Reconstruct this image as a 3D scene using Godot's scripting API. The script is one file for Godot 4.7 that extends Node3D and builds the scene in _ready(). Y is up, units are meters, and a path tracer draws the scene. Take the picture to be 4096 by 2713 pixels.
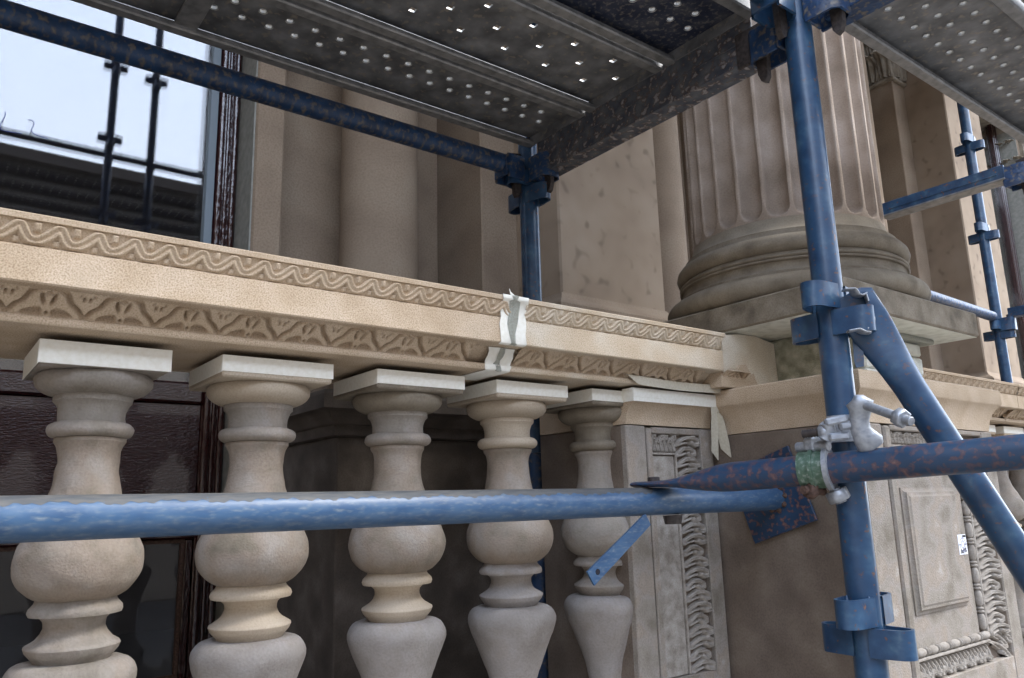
extends Node3D
# Scaffolded sandstone facade: balustrade under restoration, fluted column on its pedestal, blue tube scaffold.
# x runs along the facade, y is up, z comes out of the facade towards the street. The camera stands at the origin.

var M := {}
var taken := {}
var rng := RandomNumberGenerator.new()


# ---------------------------------------------------------------- mesh building
class Mb:
	var st := SurfaceTool.new()

	func _init() -> void:
		st.begin(Mesh.PRIMITIVE_TRIANGLES)

	func tri(a: Vector3, b: Vector3, c: Vector3, s := -1) -> void:  # counter-clockwise seen from outside
		st.set_smooth_group(s)
		st.add_vertex(a)
		st.set_smooth_group(s)
		st.add_vertex(c)
		st.set_smooth_group(s)
		st.add_vertex(b)

	func quad(a: Vector3, b: Vector3, c: Vector3, d: Vector3, s := -1) -> void:
		tri(a, b, c, s)
		tri(a, c, d, s)

	func rows(r: Array, s := 0, flip := false) -> void:
		for i in r.size() - 1:
			var p: PackedVector3Array = r[i]
			var q: PackedVector3Array = r[i + 1]
			for j in p.size() - 1:
				if flip:
					quad(p[j], q[j], q[j + 1], p[j + 1], s)
				else:
					quad(p[j], p[j + 1], q[j + 1], q[j], s)

	func box(lo: Vector3, hi: Vector3, b := 0.003, t := Transform3D()) -> void:  # chamfered box
		var c := (lo + hi) / 2.0
		var h := (hi - lo) / 2.0
		b = minf(b, minf(h.x, minf(h.y, h.z)) * 0.49)
		var f := func(sx: int, sy: int, sz: int, k: int) -> Vector3:  # the corner on the face across axis k
			var e := Vector3(h.x, h.y, h.z) - Vector3(b, b, b)
			e[k] += b
			return t * (c + Vector3(sx * e.x, sy * e.y, sz * e.z))
		for k in 3:
			var u := (k + 1) % 3
			var v := (k + 2) % 3
			for s in [-1, 1]:
				var q := []
				for w in [[-1, -1], [1, -1], [1, 1], [-1, 1]]:
					var g := [0, 0, 0]
					g[k] = s
					g[u] = w[0]
					g[v] = w[1]
					q.append(f.call(g[0], g[1], g[2], k))
				if s > 0:
					quad(q[0], q[1], q[2], q[3])
				else:
					quad(q[0], q[3], q[2], q[1])
			for su in [-1, 1]:
				for sv in [-1, 1]:  # the edge along k
					var g0 := [0, 0, 0]
					var g1 := [0, 0, 0]
					g0[k] = -1
					g1[k] = 1
					g0[u] = su
					g1[u] = su
					g0[v] = sv
					g1[v] = sv
					var a: Vector3 = f.call(g0[0], g0[1], g0[2], u)
					var d: Vector3 = f.call(g1[0], g1[1], g1[2], u)
					var e2: Vector3 = f.call(g0[0], g0[1], g0[2], v)
					var f2: Vector3 = f.call(g1[0], g1[1], g1[2], v)
					if su * sv > 0:
						quad(a, e2, f2, d)
					else:
						quad(a, d, f2, e2)
		for sx in [-1, 1]:
			for sy in [-1, 1]:
				for sz in [-1, 1]:
					var a: Vector3 = f.call(sx, sy, sz, 0)
					var d: Vector3 = f.call(sx, sy, sz, 1)
					var e3: Vector3 = f.call(sx, sy, sz, 2)
					if sx * sy * sz > 0:
						tri(a, d, e3)
					else:
						tri(a, e3, d)

	func lathe(bands: Array, seg := 48, at := Vector3.ZERO, a0 := 0.0, a1 := TAU, wear := 0.0, where := Vector3.ZERO) -> void:  # bands of (r, y), going up; WEAR roughens the stone
		var nz := FastNoiseLite.new()
		nz.seed = 77
		nz.frequency = 28.0
		nz.fractal_octaves = 3
		var k := 1
		for band: PackedVector2Array in bands:
			var r := []
			for p in band:
				var row := PackedVector3Array()
				for j in seg + 1:
					var a := lerpf(a0, a1, float(j) / seg)
					var q := Vector3(p.x * cos(a), p.y, -p.x * sin(a))
					if wear > 0.0:
						var k2 := nz.get_noise_3dv(q + where)
						q += Vector3(cos(a), 0.3, -sin(a)) * wear * (k2 - 1.2 * maxf(0.0, k2 - 0.35))
					row.append(at + q)
				r.append(row)
			rows(r, k)
			k += 1

	func tube(path: PackedVector3Array, rx: PackedFloat32Array, ry: PackedFloat32Array, side: Vector3, seg := 24, caps := true) -> void:
		var r := []
		for i in path.size():
			var d := (path[mini(i + 1, path.size() - 1)] - path[maxi(i - 1, 0)]).normalized()
			var u := (side - d * side.dot(d)).normalized()
			var v := d.cross(u)
			var row := PackedVector3Array()
			for j in seg + 1:
				var a := TAU * j / seg
				row.append(path[i] + u * cos(a) * rx[i] + v * sin(a) * ry[i])
			r.append(row)
		rows(r, 1)
		if caps:
			for j in seg:
				tri(path[0], r[0][j + 1], r[0][j])
				tri(path[-1], r[-1][j], r[-1][j + 1])

	func pipe(a: Vector3, b: Vector3, r: float, seg := 24) -> void:
		var d := (b - a).normalized()
		tube(PackedVector3Array([a, b]), PackedFloat32Array([r, r]), PackedFloat32Array([r, r]), Vector3.UP if absf(d.y) < 0.9 else Vector3.RIGHT, seg)

	func along(bands: Array, from: Vector3, dir: Vector3, out: Vector3, length: float, capped := true) -> void:
		# moulding: bands of (projection along out, height), going round the profile with its solid side to the left; swept from FROM along DIR
		var k := 1
		var all := PackedVector2Array()
		for band: PackedVector2Array in bands:
			var r := []
			for p in band:
				var q := from + out * p.x + Vector3.UP * p.y
				r.append(PackedVector3Array([q, q + dir * length]))
				if all.is_empty() or not all[-1].is_equal_approx(p):
					all.append(p)
			rows(r, k, dir.cross(Vector3.UP).dot(out) > 0)
			k += 1
		if capped:
			var ix := Geometry2D.triangulate_polygon(all)
			for i in range(0, ix.size(), 3):
				var p := []
				for j in 3:
					p.append(from + out * all[ix[i + j]].x + Vector3.UP * all[ix[i + j]].y)
				var n: Vector3 = (p[1] - p[0]).cross(p[2] - p[0])
				if n.dot(dir) > 0:
					tri(p[0], p[2], p[1])
					tri(p[0] + dir * length, p[1] + dir * length, p[2] + dir * length)
				else:
					tri(p[0], p[1], p[2])
					tri(p[0] + dir * length, p[2] + dir * length, p[1] + dir * length)

	func ring(bands: Array, lo: Vector2, hi: Vector2) -> void:  # moulding round a rectangle of the plan (x, z): bands of (overhang, y), going up
		var k := 1
		for band: PackedVector2Array in bands:
			for side in 4:
				var r := []
				for p in band:
					var c := [Vector3(lo.x - p.x, p.y, hi.y + p.x), Vector3(hi.x + p.x, p.y, hi.y + p.x), Vector3(hi.x + p.x, p.y, lo.y - p.x), Vector3(lo.x - p.x, p.y, lo.y - p.x)]
					r.append(PackedVector3Array([c[side], c[(side + 1) % 4]]))
				rows(r, k)
				k += 1
		var t: Vector2 = bands[-1][-1]
		var b: Vector2 = bands[0][0]
		quad(Vector3(lo.x - t.x, t.y, hi.y + t.x), Vector3(hi.x + t.x, t.y, hi.y + t.x), Vector3(hi.x + t.x, t.y, lo.y - t.x), Vector3(lo.x - t.x, t.y, lo.y - t.x))
		quad(Vector3(lo.x - b.x, b.y, hi.y + b.x), Vector3(lo.x - b.x, b.y, lo.y - b.x), Vector3(hi.x + b.x, b.y, lo.y - b.x), Vector3(hi.x + b.x, b.y, hi.y + b.x))

	func prism(poly: PackedVector2Array, z0: float, z1: float, t := Transform3D()) -> void:  # plate in the xy plane of T, from z0 up to z1
		var p := poly.duplicate()
		if Geometry2D.is_polygon_clockwise(p):
			p.reverse()
		var ix := Geometry2D.triangulate_polygon(p)
		for i in range(0, ix.size(), 3):
			var a := p[ix[i]]
			var b := p[ix[i + 1]]
			var c := p[ix[i + 2]]
			if (b - a).cross(c - a) < 0:
				var s := b
				b = c
				c = s
			tri(t * Vector3(a.x, a.y, z1), t * Vector3(b.x, b.y, z1), t * Vector3(c.x, c.y, z1))
			tri(t * Vector3(a.x, a.y, z0), t * Vector3(c.x, c.y, z0), t * Vector3(b.x, b.y, z0))
		for i in p.size():
			var a := p[i]
			var b := p[(i + 1) % p.size()]
			quad(t * Vector3(a.x, a.y, z0), t * Vector3(b.x, b.y, z0), t * Vector3(b.x, b.y, z1), t * Vector3(a.x, a.y, z1))

	func strip(path: PackedVector2Array, th: float, y0: float, y1: float, t := Transform3D()) -> void:  # bent flat bar: a path in plan, TH thick
		var l := PackedVector2Array()
		var r := PackedVector2Array()
		for i in path.size():
			var d := (path[mini(i + 1, path.size() - 1)] - path[maxi(i - 1, 0)]).normalized()
			var n := Vector2(-d.y, d.x) * th / 2.0
			l.append(path[i] + n)
			r.append(path[i] - n)
		for i in path.size() - 1:
			var v := func(p: Vector2, y: float) -> Vector3: return t * Vector3(p.x, y, -p.y)
			quad(v.call(l[i + 1], y0), v.call(l[i], y0), v.call(l[i], y1), v.call(l[i + 1], y1), 1)
			quad(v.call(r[i], y0), v.call(r[i + 1], y0), v.call(r[i + 1], y1), v.call(r[i], y1), 2)
			quad(v.call(l[i], y1), v.call(r[i], y1), v.call(r[i + 1], y1), v.call(l[i + 1], y1))
			quad(v.call(l[i], y0), v.call(l[i + 1], y0), v.call(r[i + 1], y0), v.call(r[i], y0))

	func done() -> ArrayMesh:
		st.generate_normals()
		return st.commit()


func pv(a: Array) -> PackedVector2Array:
	var p := PackedVector2Array()
	for i in range(0, a.size(), 2):
		p.append(Vector2(a[i], a[i + 1]))
	return p


func arc(c: Vector2, rx: float, ry: float, a0: float, a1: float, n := 10) -> PackedVector2Array:  # angles in degrees
	var p := PackedVector2Array()
	for i in n + 1:
		var a := deg_to_rad(lerpf(a0, a1, float(i) / n))
		p.append(c + Vector2(rx * cos(a), ry * sin(a)))
	return p


func sheet(nu: int, nv: int, f: Callable, s := 1, flip := false) -> ArrayMesh:
	var m := Mb.new()
	var r := []
	for i in nv + 1:
		var row := PackedVector3Array()
		for j in nu + 1:
			row.append(f.call(float(j) / nu, float(i) / nv))
		r.append(row)
	m.rows(r, s, flip)
	return m.done()


# ---------------------------------------------------------------- things and parts
func numbered(called: String) -> String:
	var n: int = taken.get(called, 0)
	taken[called] = n + 1
	return called if n == 0 else "%s_%03d" % [called, n]


func tag(o: Node3D, label: String, category: String, group := "") -> Node3D:
	o.set_meta("label", label)
	o.set_meta("category", category)
	if group:
		o.set_meta("group", group)
	return o


func thing(called: String, label: String, category: String, group := "", at := Vector3.ZERO, turn := 0.0) -> Node3D:
	var o := Node3D.new()
	o.name = numbered(called)
	add_child(o)
	o.position = at
	o.rotation.y = turn
	return tag(o, label, category, group)


func part(parent: Node3D, called: String, mesh: Mesh, mat: Material, at := Transform3D()) -> MeshInstance3D:
	var o := MeshInstance3D.new()
	o.name = called
	o.mesh = mesh
	o.material_override = mat
	o.transform = at
	parent.add_child(o, true)
	return o


func lone(called: String, mesh: Mesh, mat: Material, label: String, category: String, group := "") -> MeshInstance3D:
	var o := MeshInstance3D.new()
	o.name = numbered(called)
	o.mesh = mesh
	o.material_override = mat
	add_child(o)
	tag(o, label, category, group)
	return o


func structure(called: String, mesh: Mesh, mat: Material) -> MeshInstance3D:
	var o := MeshInstance3D.new()
	o.name = numbered(called)
	o.mesh = mesh
	o.material_override = mat
	o.set_meta("kind", "structure")
	add_child(o)
	return o


func bx(lo: Vector3, hi: Vector3, b := 0.003) -> ArrayMesh:
	var m := Mb.new()
	m.box(lo, hi, b)
	return m.done()


func shift(x: float, y := 0.0, z := 0.0) -> Transform3D:
	return Transform3D(Basis(), Vector3(x, y, z))


# ---------------------------------------------------------------- materials
func noise_tex(sd: int, freq: float, ramp: Array, octaves := 4, size := 512, kind := FastNoiseLite.TYPE_SIMPLEX_SMOOTH) -> NoiseTexture2D:
	var n := FastNoiseLite.new()
	n.seed = sd
	n.noise_type = kind
	n.frequency = freq
	n.fractal_octaves = octaves
	if octaves <= 1:
		n.fractal_type = FastNoiseLite.FRACTAL_NONE
	var t := NoiseTexture2D.new()
	t.width = size
	t.height = size
	t.seamless = true
	t.seamless_blend_skirt = 0.2
	t.noise = n
	if ramp:
		var g := Gradient.new()
		var off := PackedFloat32Array()
		var col := PackedColorArray()
		for r in ramp:
			off.append(r[0])
			col.append(r[1])
		g.offsets = off
		g.colors = col
		t.color_ramp = g
	return t


func c8(r: int, g: int, b: int, a := 255) -> Color:
	return Color8(r, g, b, a)


func surf(base: Texture2D, per_m: float, rough: float, over: Texture2D = null, over_per_m := 4.0, multiply := true, bump: Texture2D = null, bump_cm := 0.0, metal := 0.0) -> StandardMaterial3D:
	var m := StandardMaterial3D.new()
	m.albedo_texture = base
	m.uv1_triplanar = true
	m.uv1_world_triplanar = true
	m.uv1_scale = Vector3.ONE * per_m
	m.roughness = rough
	m.metallic = metal
	if over:
		m.detail_enabled = true
		m.detail_albedo = over
		m.detail_blend_mode = BaseMaterial3D.BLEND_MODE_MUL if multiply else BaseMaterial3D.BLEND_MODE_MIX
		m.detail_uv_layer = BaseMaterial3D.DETAIL_UV_2
		m.uv2_triplanar = true
		m.uv2_world_triplanar = true
		m.uv2_scale = Vector3.ONE * over_per_m
	if bump:
		m.heightmap_enabled = true
		m.heightmap_texture = bump
		m.heightmap_scale = bump_cm
	return m


func plain(c: Color, rough: float, metal := 0.0) -> StandardMaterial3D:
	var m := StandardMaterial3D.new()
	m.albedo_color = c
	m.roughness = rough
	m.metallic = metal
	return m


func make_materials() -> void:
	var grain := noise_tex(3, 0.17, [[0.0, c8(176, 166, 152)], [0.42, c8(232, 227, 220)], [0.6, c8(246, 243, 240)], [1.0, c8(255, 255, 255)]], 3)
	var fine := noise_tex(5, 0.12, [[0.0, c8(212, 208, 204)], [0.5, c8(240, 238, 236)], [1.0, c8(255, 255, 255)]], 4)
	var rough_bump := noise_tex(9, 0.09, [], 4, 1024)
	var soft_bump := noise_tex(10, 0.03, [], 4, 512)
	M.new_stone = surf(noise_tex(21, 0.012, [[0.0, c8(192, 172, 147)], [0.45, c8(203, 184, 160)], [0.7, c8(210, 192, 170)], [1.0, c8(202, 185, 163)]], 3), 1.7, 0.9, grain, 4.0, true, rough_bump, 0.06)
	M.buff_stone = surf(noise_tex(33, 0.012, [[0.0, c8(181, 165, 145)], [0.5, c8(191, 177, 157)], [1.0, c8(198, 185, 167)]], 3), 1.7, 0.9, fine, 4.0)
	M.pale_stone = surf(noise_tex(22, 0.012, [[0.0, c8(210, 192, 164)], [0.35, c8(222, 210, 190)], [0.6, c8(230, 223, 208)], [1.0, c8(236, 231, 219)]], 3), 1.3, 0.9, grain, 4.0, true, rough_bump, 0.05)
	M.old_stone = surf(noise_tex(23, 0.009, [[0.0, c8(121, 112, 99)], [0.25, c8(139, 131, 120)], [0.42, c8(151, 144, 134)], [0.55, c8(158, 150, 142)], [0.68, c8(156, 145, 133)], [0.82, c8(163, 152, 140)], [1.0, c8(180, 174, 168)]], 4), 2.2, 0.88, fine, 3.0, true, rough_bump, 0.07)
	M.wall_stone = surf(noise_tex(24, 0.008, [[0.0, c8(126, 109, 92)], [0.3, c8(137, 120, 102)], [0.6, c8(145, 128, 109)], [1.0, c8(152, 137, 118)]], 3), 0.9, 0.9, fine, 2.0)
	M.lilac_stone = surf(noise_tex(66, 0.008, [[0.0, c8(134, 126, 119)], [0.35, c8(152, 146, 140)], [0.6, c8(163, 157, 153)], [0.8, c8(160, 151, 142)], [1.0, c8(183, 179, 175)]], 4), 2.0, 0.88, fine, 3.0, true, rough_bump, 0.06)
	M.ruddy_stone = surf(noise_tex(67, 0.008, [[0.0, c8(105, 97, 83)], [0.2, c8(124, 115, 99)], [0.38, c8(143, 130, 115)], [0.55, c8(152, 138, 124)], [0.75, c8(157, 148, 138)], [1.0, c8(171, 164, 156)]], 4), 2.6, 0.88, fine, 3.0, true, rough_bump, 0.06)
	M.blotched_stone = surf(noise_tex(24, 0.008, [[0.0, c8(126, 109, 92)], [0.3, c8(137, 120, 102)], [0.6, c8(145, 128, 109)], [1.0, c8(151, 135, 117)]], 3), 0.9, 0.9, noise_tex(65, 0.020, [[0.0, c8(196, 192, 190)], [0.08, c8(212, 209, 207)], [0.17, c8(240, 239, 238)], [0.25, c8(250, 250, 249)], [1.0, c8(255, 255, 255)]], 1), 1.5)
	M.grey_stone = surf(noise_tex(25, 0.012, [[0.0, c8(102, 93, 80)], [0.35, c8(128, 118, 103)], [0.55, c8(140, 130, 114)], [0.75, c8(147, 138, 122)], [1.0, c8(159, 150, 137)]], 5), 2.2, 0.92, fine, 3.0, true)
	M.shaft_stone = surf(noise_tex(26, 0.010, [[0.0, c8(133, 118, 103)], [0.4, c8(156, 140, 124)], [0.6, c8(168, 152, 137)], [1.0, c8(182, 168, 155)]], 3), 1.5, 0.9, fine, 3.0)
	M.brown_stone = surf(noise_tex(27, 0.010, [[0.0, c8(100, 88, 77)], [0.4, c8(113, 100, 89)], [0.6, c8(120, 107, 95)], [1.0, c8(136, 124, 112)]], 5), 1.6, 0.85, fine, 3.0, true)
	M.shaded_stone = surf(noise_tex(34, 0.010, [[0.0, c8(66, 58, 52)], [0.5, c8(86, 77, 69)], [1.0, c8(112, 103, 95)]], 4), 1.6, 0.85, fine, 3.0)  # darker stone: the shade of the recess is put into its colour
	M.worn = surf(noise_tex(35, 0.02, [[0.0, c8(61, 66, 71)], [0.45, c8(78, 80, 82)], [0.7, c8(90, 89, 87)], [1.0, c8(104, 101, 96)]], 5), 1.6, 0.6)
	M.worn.uv1_scale = Vector3(2.2, 16.0, 16.0)
	M.splash = surf(noise_tex(36, 0.03, [[0.0, c8(180, 190, 204)], [1.0, c8(222, 228, 234)]], 3), 8.0, 0.7)
	M.carved_stone = surf(noise_tex(28, 0.02, [[0.0, c8(131, 123, 113)], [0.5, c8(164, 157, 148)], [1.0, c8(186, 180, 172)]], 4), 3.0, 0.9, fine, 4.0, true)
	M.dusty_stone = surf(noise_tex(37, 0.010, [[0.0, c8(201, 182, 156)], [0.4, c8(212, 195, 171)], [0.7, c8(219, 207, 188)], [1.0, c8(227, 218, 204)]], 3), 1.5, 0.9, grain, 4.0, true, rough_bump, 0.05)
	M.core_stone = surf(noise_tex(29, 0.016, [[0.0, c8(120, 120, 104)], [0.4, c8(158, 158, 140)], [0.7, c8(182, 180, 164)], [1.0, c8(206, 202, 186)]], 5), 3.0, 0.9, null, 1.0, true, rough_bump, 0.2)
	M.white_stone = surf(noise_tex(30, 0.016, [[0.0, c8(196, 196, 182)], [0.5, c8(222, 222, 210)], [1.0, c8(236, 236, 226)]], 4), 3.0, 0.85, null, 1.0, true, rough_bump, 0.2)
	M.tape = surf(noise_tex(31, 0.02, [[0.0, c8(228, 224, 210)], [0.5, c8(235, 232, 221)], [1.0, c8(240, 238, 229)]], 4), 9.0, 0.75)
	M.tape.backlight_enabled = true
	M.tape.backlight = Color(0.12, 0.12, 0.11)
	M.tape_old = surf(noise_tex(38, 0.03, [[0.0, c8(190, 182, 162)], [0.5, c8(202, 195, 177)], [1.0, c8(212, 206, 190)]], 4), 9.0, 0.75)
	M.mortar = surf(noise_tex(32, 0.05, [[0.0, c8(150, 151, 140)], [1.0, c8(186, 186, 174)]], 4), 8.0, 0.95, null, 1.0, true, rough_bump, 0.2)
	# painted scaffold: rust and scuffed patches lie over the paint
	var rust := noise_tex(41, 0.022, [[0.0, c8(92, 58, 44, 0)], [0.56, c8(92, 62, 56, 0)], [0.64, c8(92, 66, 64, 200)], [0.8, c8(108, 80, 76, 240)], [1.0, c8(134, 108, 104, 255)]], 5)
	var scuff := noise_tex(42, 0.03, [[0.0, c8(120, 128, 130, 0)], [0.52, c8(112, 122, 128, 0)], [0.72, c8(112, 122, 128, 80)], [1.0, c8(140, 146, 146, 170)]], 5)
	var speck := noise_tex(43, 0.05, [[0.0, c8(90, 62, 50, 0)], [0.76, c8(90, 62, 50, 0)], [0.79, c8(104, 74, 62, 255)], [1.0, c8(140, 100, 80, 255)]], 4)
	var blues := noise_tex(44, 0.012, [[0.0, c8(27, 49, 74)], [0.3, c8(36, 63, 92)], [0.6, c8(45, 74, 103)], [0.8, c8(60, 89, 114)], [1.0, c8(95, 115, 130)]], 5)
	M.blue = surf(blues, 3.4, 0.32, speck, 2.4, false)
	M.blue_rusty = surf(noise_tex(45, 0.014, [[0.0, c8(24, 49, 75)], [1.0, c8(37, 67, 96)]], 3), 2.0, 0.42, rust, 5.5, false)
	M.blue_scuffed = surf(noise_tex(46, 0.02, [[0.0, c8(43, 71, 103)], [0.5, c8(55, 85, 117)], [1.0, c8(73, 99, 126)]], 5), 2.4, 0.4, scuff, 3.6, false)
	M.blue_scuffed.uv2_scale = Vector3(3.0, 10.0, 10.0)
	M.blue_scuffed.uv1_scale = Vector3(1.5, 5.0, 5.0)
	M.blue_dirt_and_shade = surf(noise_tex(47, 0.016, [[0.0, c8(18, 38, 66)], [0.5, c8(30, 60, 96)], [1.0, c8(44, 78, 118)]], 4), 2.4, 0.45, noise_tex(48, 0.035, [[0.0, c8(96, 88, 76, 0)], [0.55, c8(96, 88, 76, 0)], [0.72, c8(104, 96, 84, 200)], [1.0, c8(132, 122, 108, 235)]], 5), 3.2, false, soft_bump, 0.14)  # grimy paint; on the inner standard its darkness stands in for shade
	M.transom = surf(noise_tex(49, 0.016, [[0.0, c8(48, 54, 66)], [0.5, c8(76, 80, 88)], [1.0, c8(108, 107, 107)]], 5), 2.6, 0.6, noise_tex(50, 0.03, [[0.0, c8(92, 62, 44, 0)], [0.52, c8(92, 62, 44, 0)], [0.6, c8(90, 72, 60, 180)], [0.70, c8(134, 130, 130, 230)], [1.0, c8(160, 156, 156, 255)]], 5), 2.8, false, soft_bump, 0.15)
	M.deck = surf(noise_tex(51, 0.012, [[0.0, c8(74, 74, 76)], [0.4, c8(100, 101, 103)], [0.6, c8(112, 113, 115)], [1.0, c8(138, 139, 141)]], 5), 2.2, 0.55, noise_tex(52, 0.03, [[0.0, c8(150, 142, 130, 0)], [0.68, c8(150, 142, 130, 0)], [0.74, c8(136, 126, 112, 150)], [1.0, c8(150, 142, 132, 170)]], 3), 3.0, false, null, 0.0, 0.12)
	M.deck_blue = surf(noise_tex(53, 0.014, [[0.0, c8(28, 36, 58)], [0.5, c8(52, 58, 76)], [1.0, c8(92, 92, 96)]], 4), 2.4, 0.5, noise_tex(54, 0.05, [[0.0, c8(150, 142, 130, 0)], [0.60, c8(130, 124, 116, 0)], [0.74, c8(130, 124, 116, 120)], [1.0, c8(140, 134, 126, 160)]], 3), 3.0, false, null, 0.0, 0.3)
	M.flange = surf(noise_tex(55, 0.02, [[0.0, c8(104, 104, 104)], [0.5, c8(132, 132, 132)], [1.0, c8(152, 150, 148)]], 5), 3.0, 0.5, null, 1.0, true, null, 0.0, 0.4)
	M.rim_steel = plain(c8(214, 212, 206), 0.35, 0.6)
	M.galvanised = surf(noise_tex(56, 0.03, [[0.0, c8(130, 134, 140)], [0.5, c8(160, 164, 170)], [1.0, c8(184, 188, 194)]], 4), 6.0, 0.45, null, 1.0, true, null, 0.0, 0.5)
	M.green_iron = surf(noise_tex(57, 0.03, [[0.0, c8(57, 79, 65)], [0.6, c8(85, 108, 90)], [0.8, c8(142, 152, 142)], [1.0, c8(159, 164, 159)]], 4), 6.0, 0.5, null, 1.0, true, null, 0.0, 0.2)
	M.rust_iron = surf(noise_tex(58, 0.04, [[0.0, c8(53, 40, 35)], [0.5, c8(87, 65, 55)], [1.0, c8(116, 92, 80)]], 4), 6.0, 0.8, null, 1.0, true)
	M.dark_iron = surf(noise_tex(59, 0.03, [[0.0, c8(44, 40, 40)], [1.0, c8(86, 78, 74)]], 4), 6.0, 0.6, null, 1.0, true, null, 0.0, 0.3)
	# the joinery: thick dark gloss paint, brushed and wrinkled
	var wrinkle := noise_tex(60, 0.035, [], 4, 512)
	M.gloss = plain(c8(44, 12, 12), 0.16)
	M.gloss.uv1_triplanar = true
	M.gloss.uv1_world_triplanar = true
	M.gloss.uv1_scale = Vector3(5.0, 1.4, 5.0)
	M.gloss.heightmap_enabled = true
	M.gloss.heightmap_texture = wrinkle
	M.gloss.heightmap_scale = 0.35
	M.gloss.clearcoat_enabled = true
	M.gloss.clearcoat = 0.8
	M.gloss.clearcoat_roughness = 0.06
	M.gloss_panel = M.gloss.duplicate()
	M.gloss_panel.uv1_scale = Vector3(3.0, 9.0, 3.0)
	M.gloss_panel.heightmap_scale = 0.25
	M.bead_grey = plain(c8(104, 116, 124), 0.5)
	M.glass = StandardMaterial3D.new()
	M.glass.albedo_color = Color(0.03, 0.05, 0.06, 0.02)
	M.glass.transparency = BaseMaterial3D.TRANSPARENCY_ALPHA
	M.glass.roughness = 0.0
	M.glass.metallic_specular = 0.5
	M.glass_dull = M.glass.duplicate()
	M.glass_dull.metallic_specular = 0.28
	M.pen = plain(c8(50, 60, 120), 0.6)
	M.ink = plain(c8(24, 24, 34), 0.7)
	M.paper = plain(c8(236, 238, 246), 0.6)
	M.room = plain(c8(52, 46, 42), 0.9)
	M.render_grey = surf(noise_tex(61, 0.02, [[0.0, c8(120, 120, 112)], [1.0, c8(146, 144, 136)]], 3), 3.0, 0.9)
	M.board = surf(noise_tex(62, 0.02, [[0.0, c8(122, 110, 96)], [1.0, c8(168, 154, 138)]], 4), 2.0, 0.85)
	M.asphalt = surf(noise_tex(63, 0.06, [[0.0, c8(52, 52, 54)], [1.0, c8(78, 78, 78)]], 4), 1.2, 0.95, null, 1.0, true, rough_bump, 0.3)
	M.paving = surf(noise_tex(64, 0.03, [[0.0, c8(116, 110, 102)], [1.0, c8(148, 142, 132)]], 4), 1.2, 0.9)


# ---------------------------------------------------------------- carving
func near_line(p: Vector2, line: PackedVector2Array) -> float:
	var d := 9.0
	for i in line.size() - 1:
		d = minf(d, p.distance_to(Geometry2D.get_closest_point_to_segment(p, line[i], line[i + 1])))
	return d


func leaf_depth(u: float, v: float) -> float:  # u -1.22 .. 1.22 across one leaf, v 0 .. 1 up the band; 1 is the full depth of cut
	var p := Vector2(absf(u), v)
	var arch := pv([1.26, -0.05, 1.15, 0.12, 1.03, 0.30, 0.88, 0.42, 0.76, 0.50, 0.68, 0.65, 0.58, 0.82, 0.42, 0.93, 0.2, 0.97, 0.0, 0.98])
	var w := 0.075 + 0.02 * v
	var d := 1.0 - smoothstep(w * 0.45, w * 1.25, near_line(p, arch))
	var wing := pv([0.10, 0.02, 0.12, 0.22, 0.24, 0.36, 0.42, 0.34, 0.62, 0.26, 0.78, 0.17, 0.88, 0.02])
	var wd := near_line(p, wing)
	if Geometry2D.is_point_in_polygon(p, wing):
		d = maxf(d, 0.9 * smoothstep(0.0, 0.10, wd))
	var e := Vector2((p.x - 0.17 - 0.30 * (v - 0.60)) / 0.075, (v - 0.62) / 0.20).length()
	d = maxf(d, 1.0 - smoothstep(0.7, 1.15, e))
	d = maxf(d, 0.7 * (1.0 - smoothstep(0.7, 1.2, Vector2(p.x / 0.16, (v - 0.80) / 0.055).length())))
	d = maxf(d, 0.8 * (1.0 - smoothstep(0.7, 1.2, Vector2(p.x / 0.05, (v - 0.12) / 0.09).length())))
	d = maxf(d, 0.8 * (1.0 - smoothstep(0.6, 1.2, Vector2((p.x - 1.12) / 0.04, (v - 0.74) / 0.09).length())))
	d = maxf(d, 0.35 * (1.0 - smoothstep(0.6, 1.2, Vector2((p.x - 1.0) / 0.03, (v - 0.86) / 0.08).length())))
	return d


func frieze_point(v: float) -> Array:  # [z, y, outward normal] on the hollow band under the coping's face
	var z := lerpf(-1.0955, -1.0610, v * v * 0.35 + v * 0.65)
	var y := lerpf(0.2445, 0.2717, v)
	return [z, y, Vector3(0, -0.74, 0.67)]


func leaf_mesh(pitch: float, nu := 60, nv := 26) -> ArrayMesh:
	return sheet(nu, nv, func(a: float, b: float) -> Vector3:
		var f := frieze_point(b)
		var n: Vector3 = f[2]
		var edge := minf(1.0, minf(b, 1.0 - b) * 14.0)
		return Vector3((a - 0.5) * pitch, f[1], f[0]) - n * 0.0125 * leaf_depth((a - 0.5) * 2.44, b) * edge)


func wave_height(u: float, v: float) -> float:  # u in periods, v 0 .. 1
	var line := PackedVector2Array()
	for i in 49:
		var t := -1.0 + 2.0 * i / 48.0
		line.append(Vector2((t - 0.06 * sin(TAU * t) + 0.05 * cos(TAU * t)) * 1.4, 0.48 + 0.30 * cos(TAU * t)))
	var q := near_line(Vector2(u * 1.4, v), line)
	var h := 1.0 - smoothstep(0.17, 0.24, q)
	h -= 0.45 * (1.0 - smoothstep(0.02, 0.09, q))
	var k := absf(fposmod(u, 1.0) - 0.5)
	if v > 0.62:
		h = maxf(h, 0.8 * (1.0 - smoothstep(0.045, 0.085, absf(k - 0.02))))
	if v < 0.3:
		h = maxf(h, 0.6 * (1.0 - smoothstep(0.05, 0.12, absf(fposmod(u + 0.5, 1.0) - 0.5))))
	return h


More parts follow.
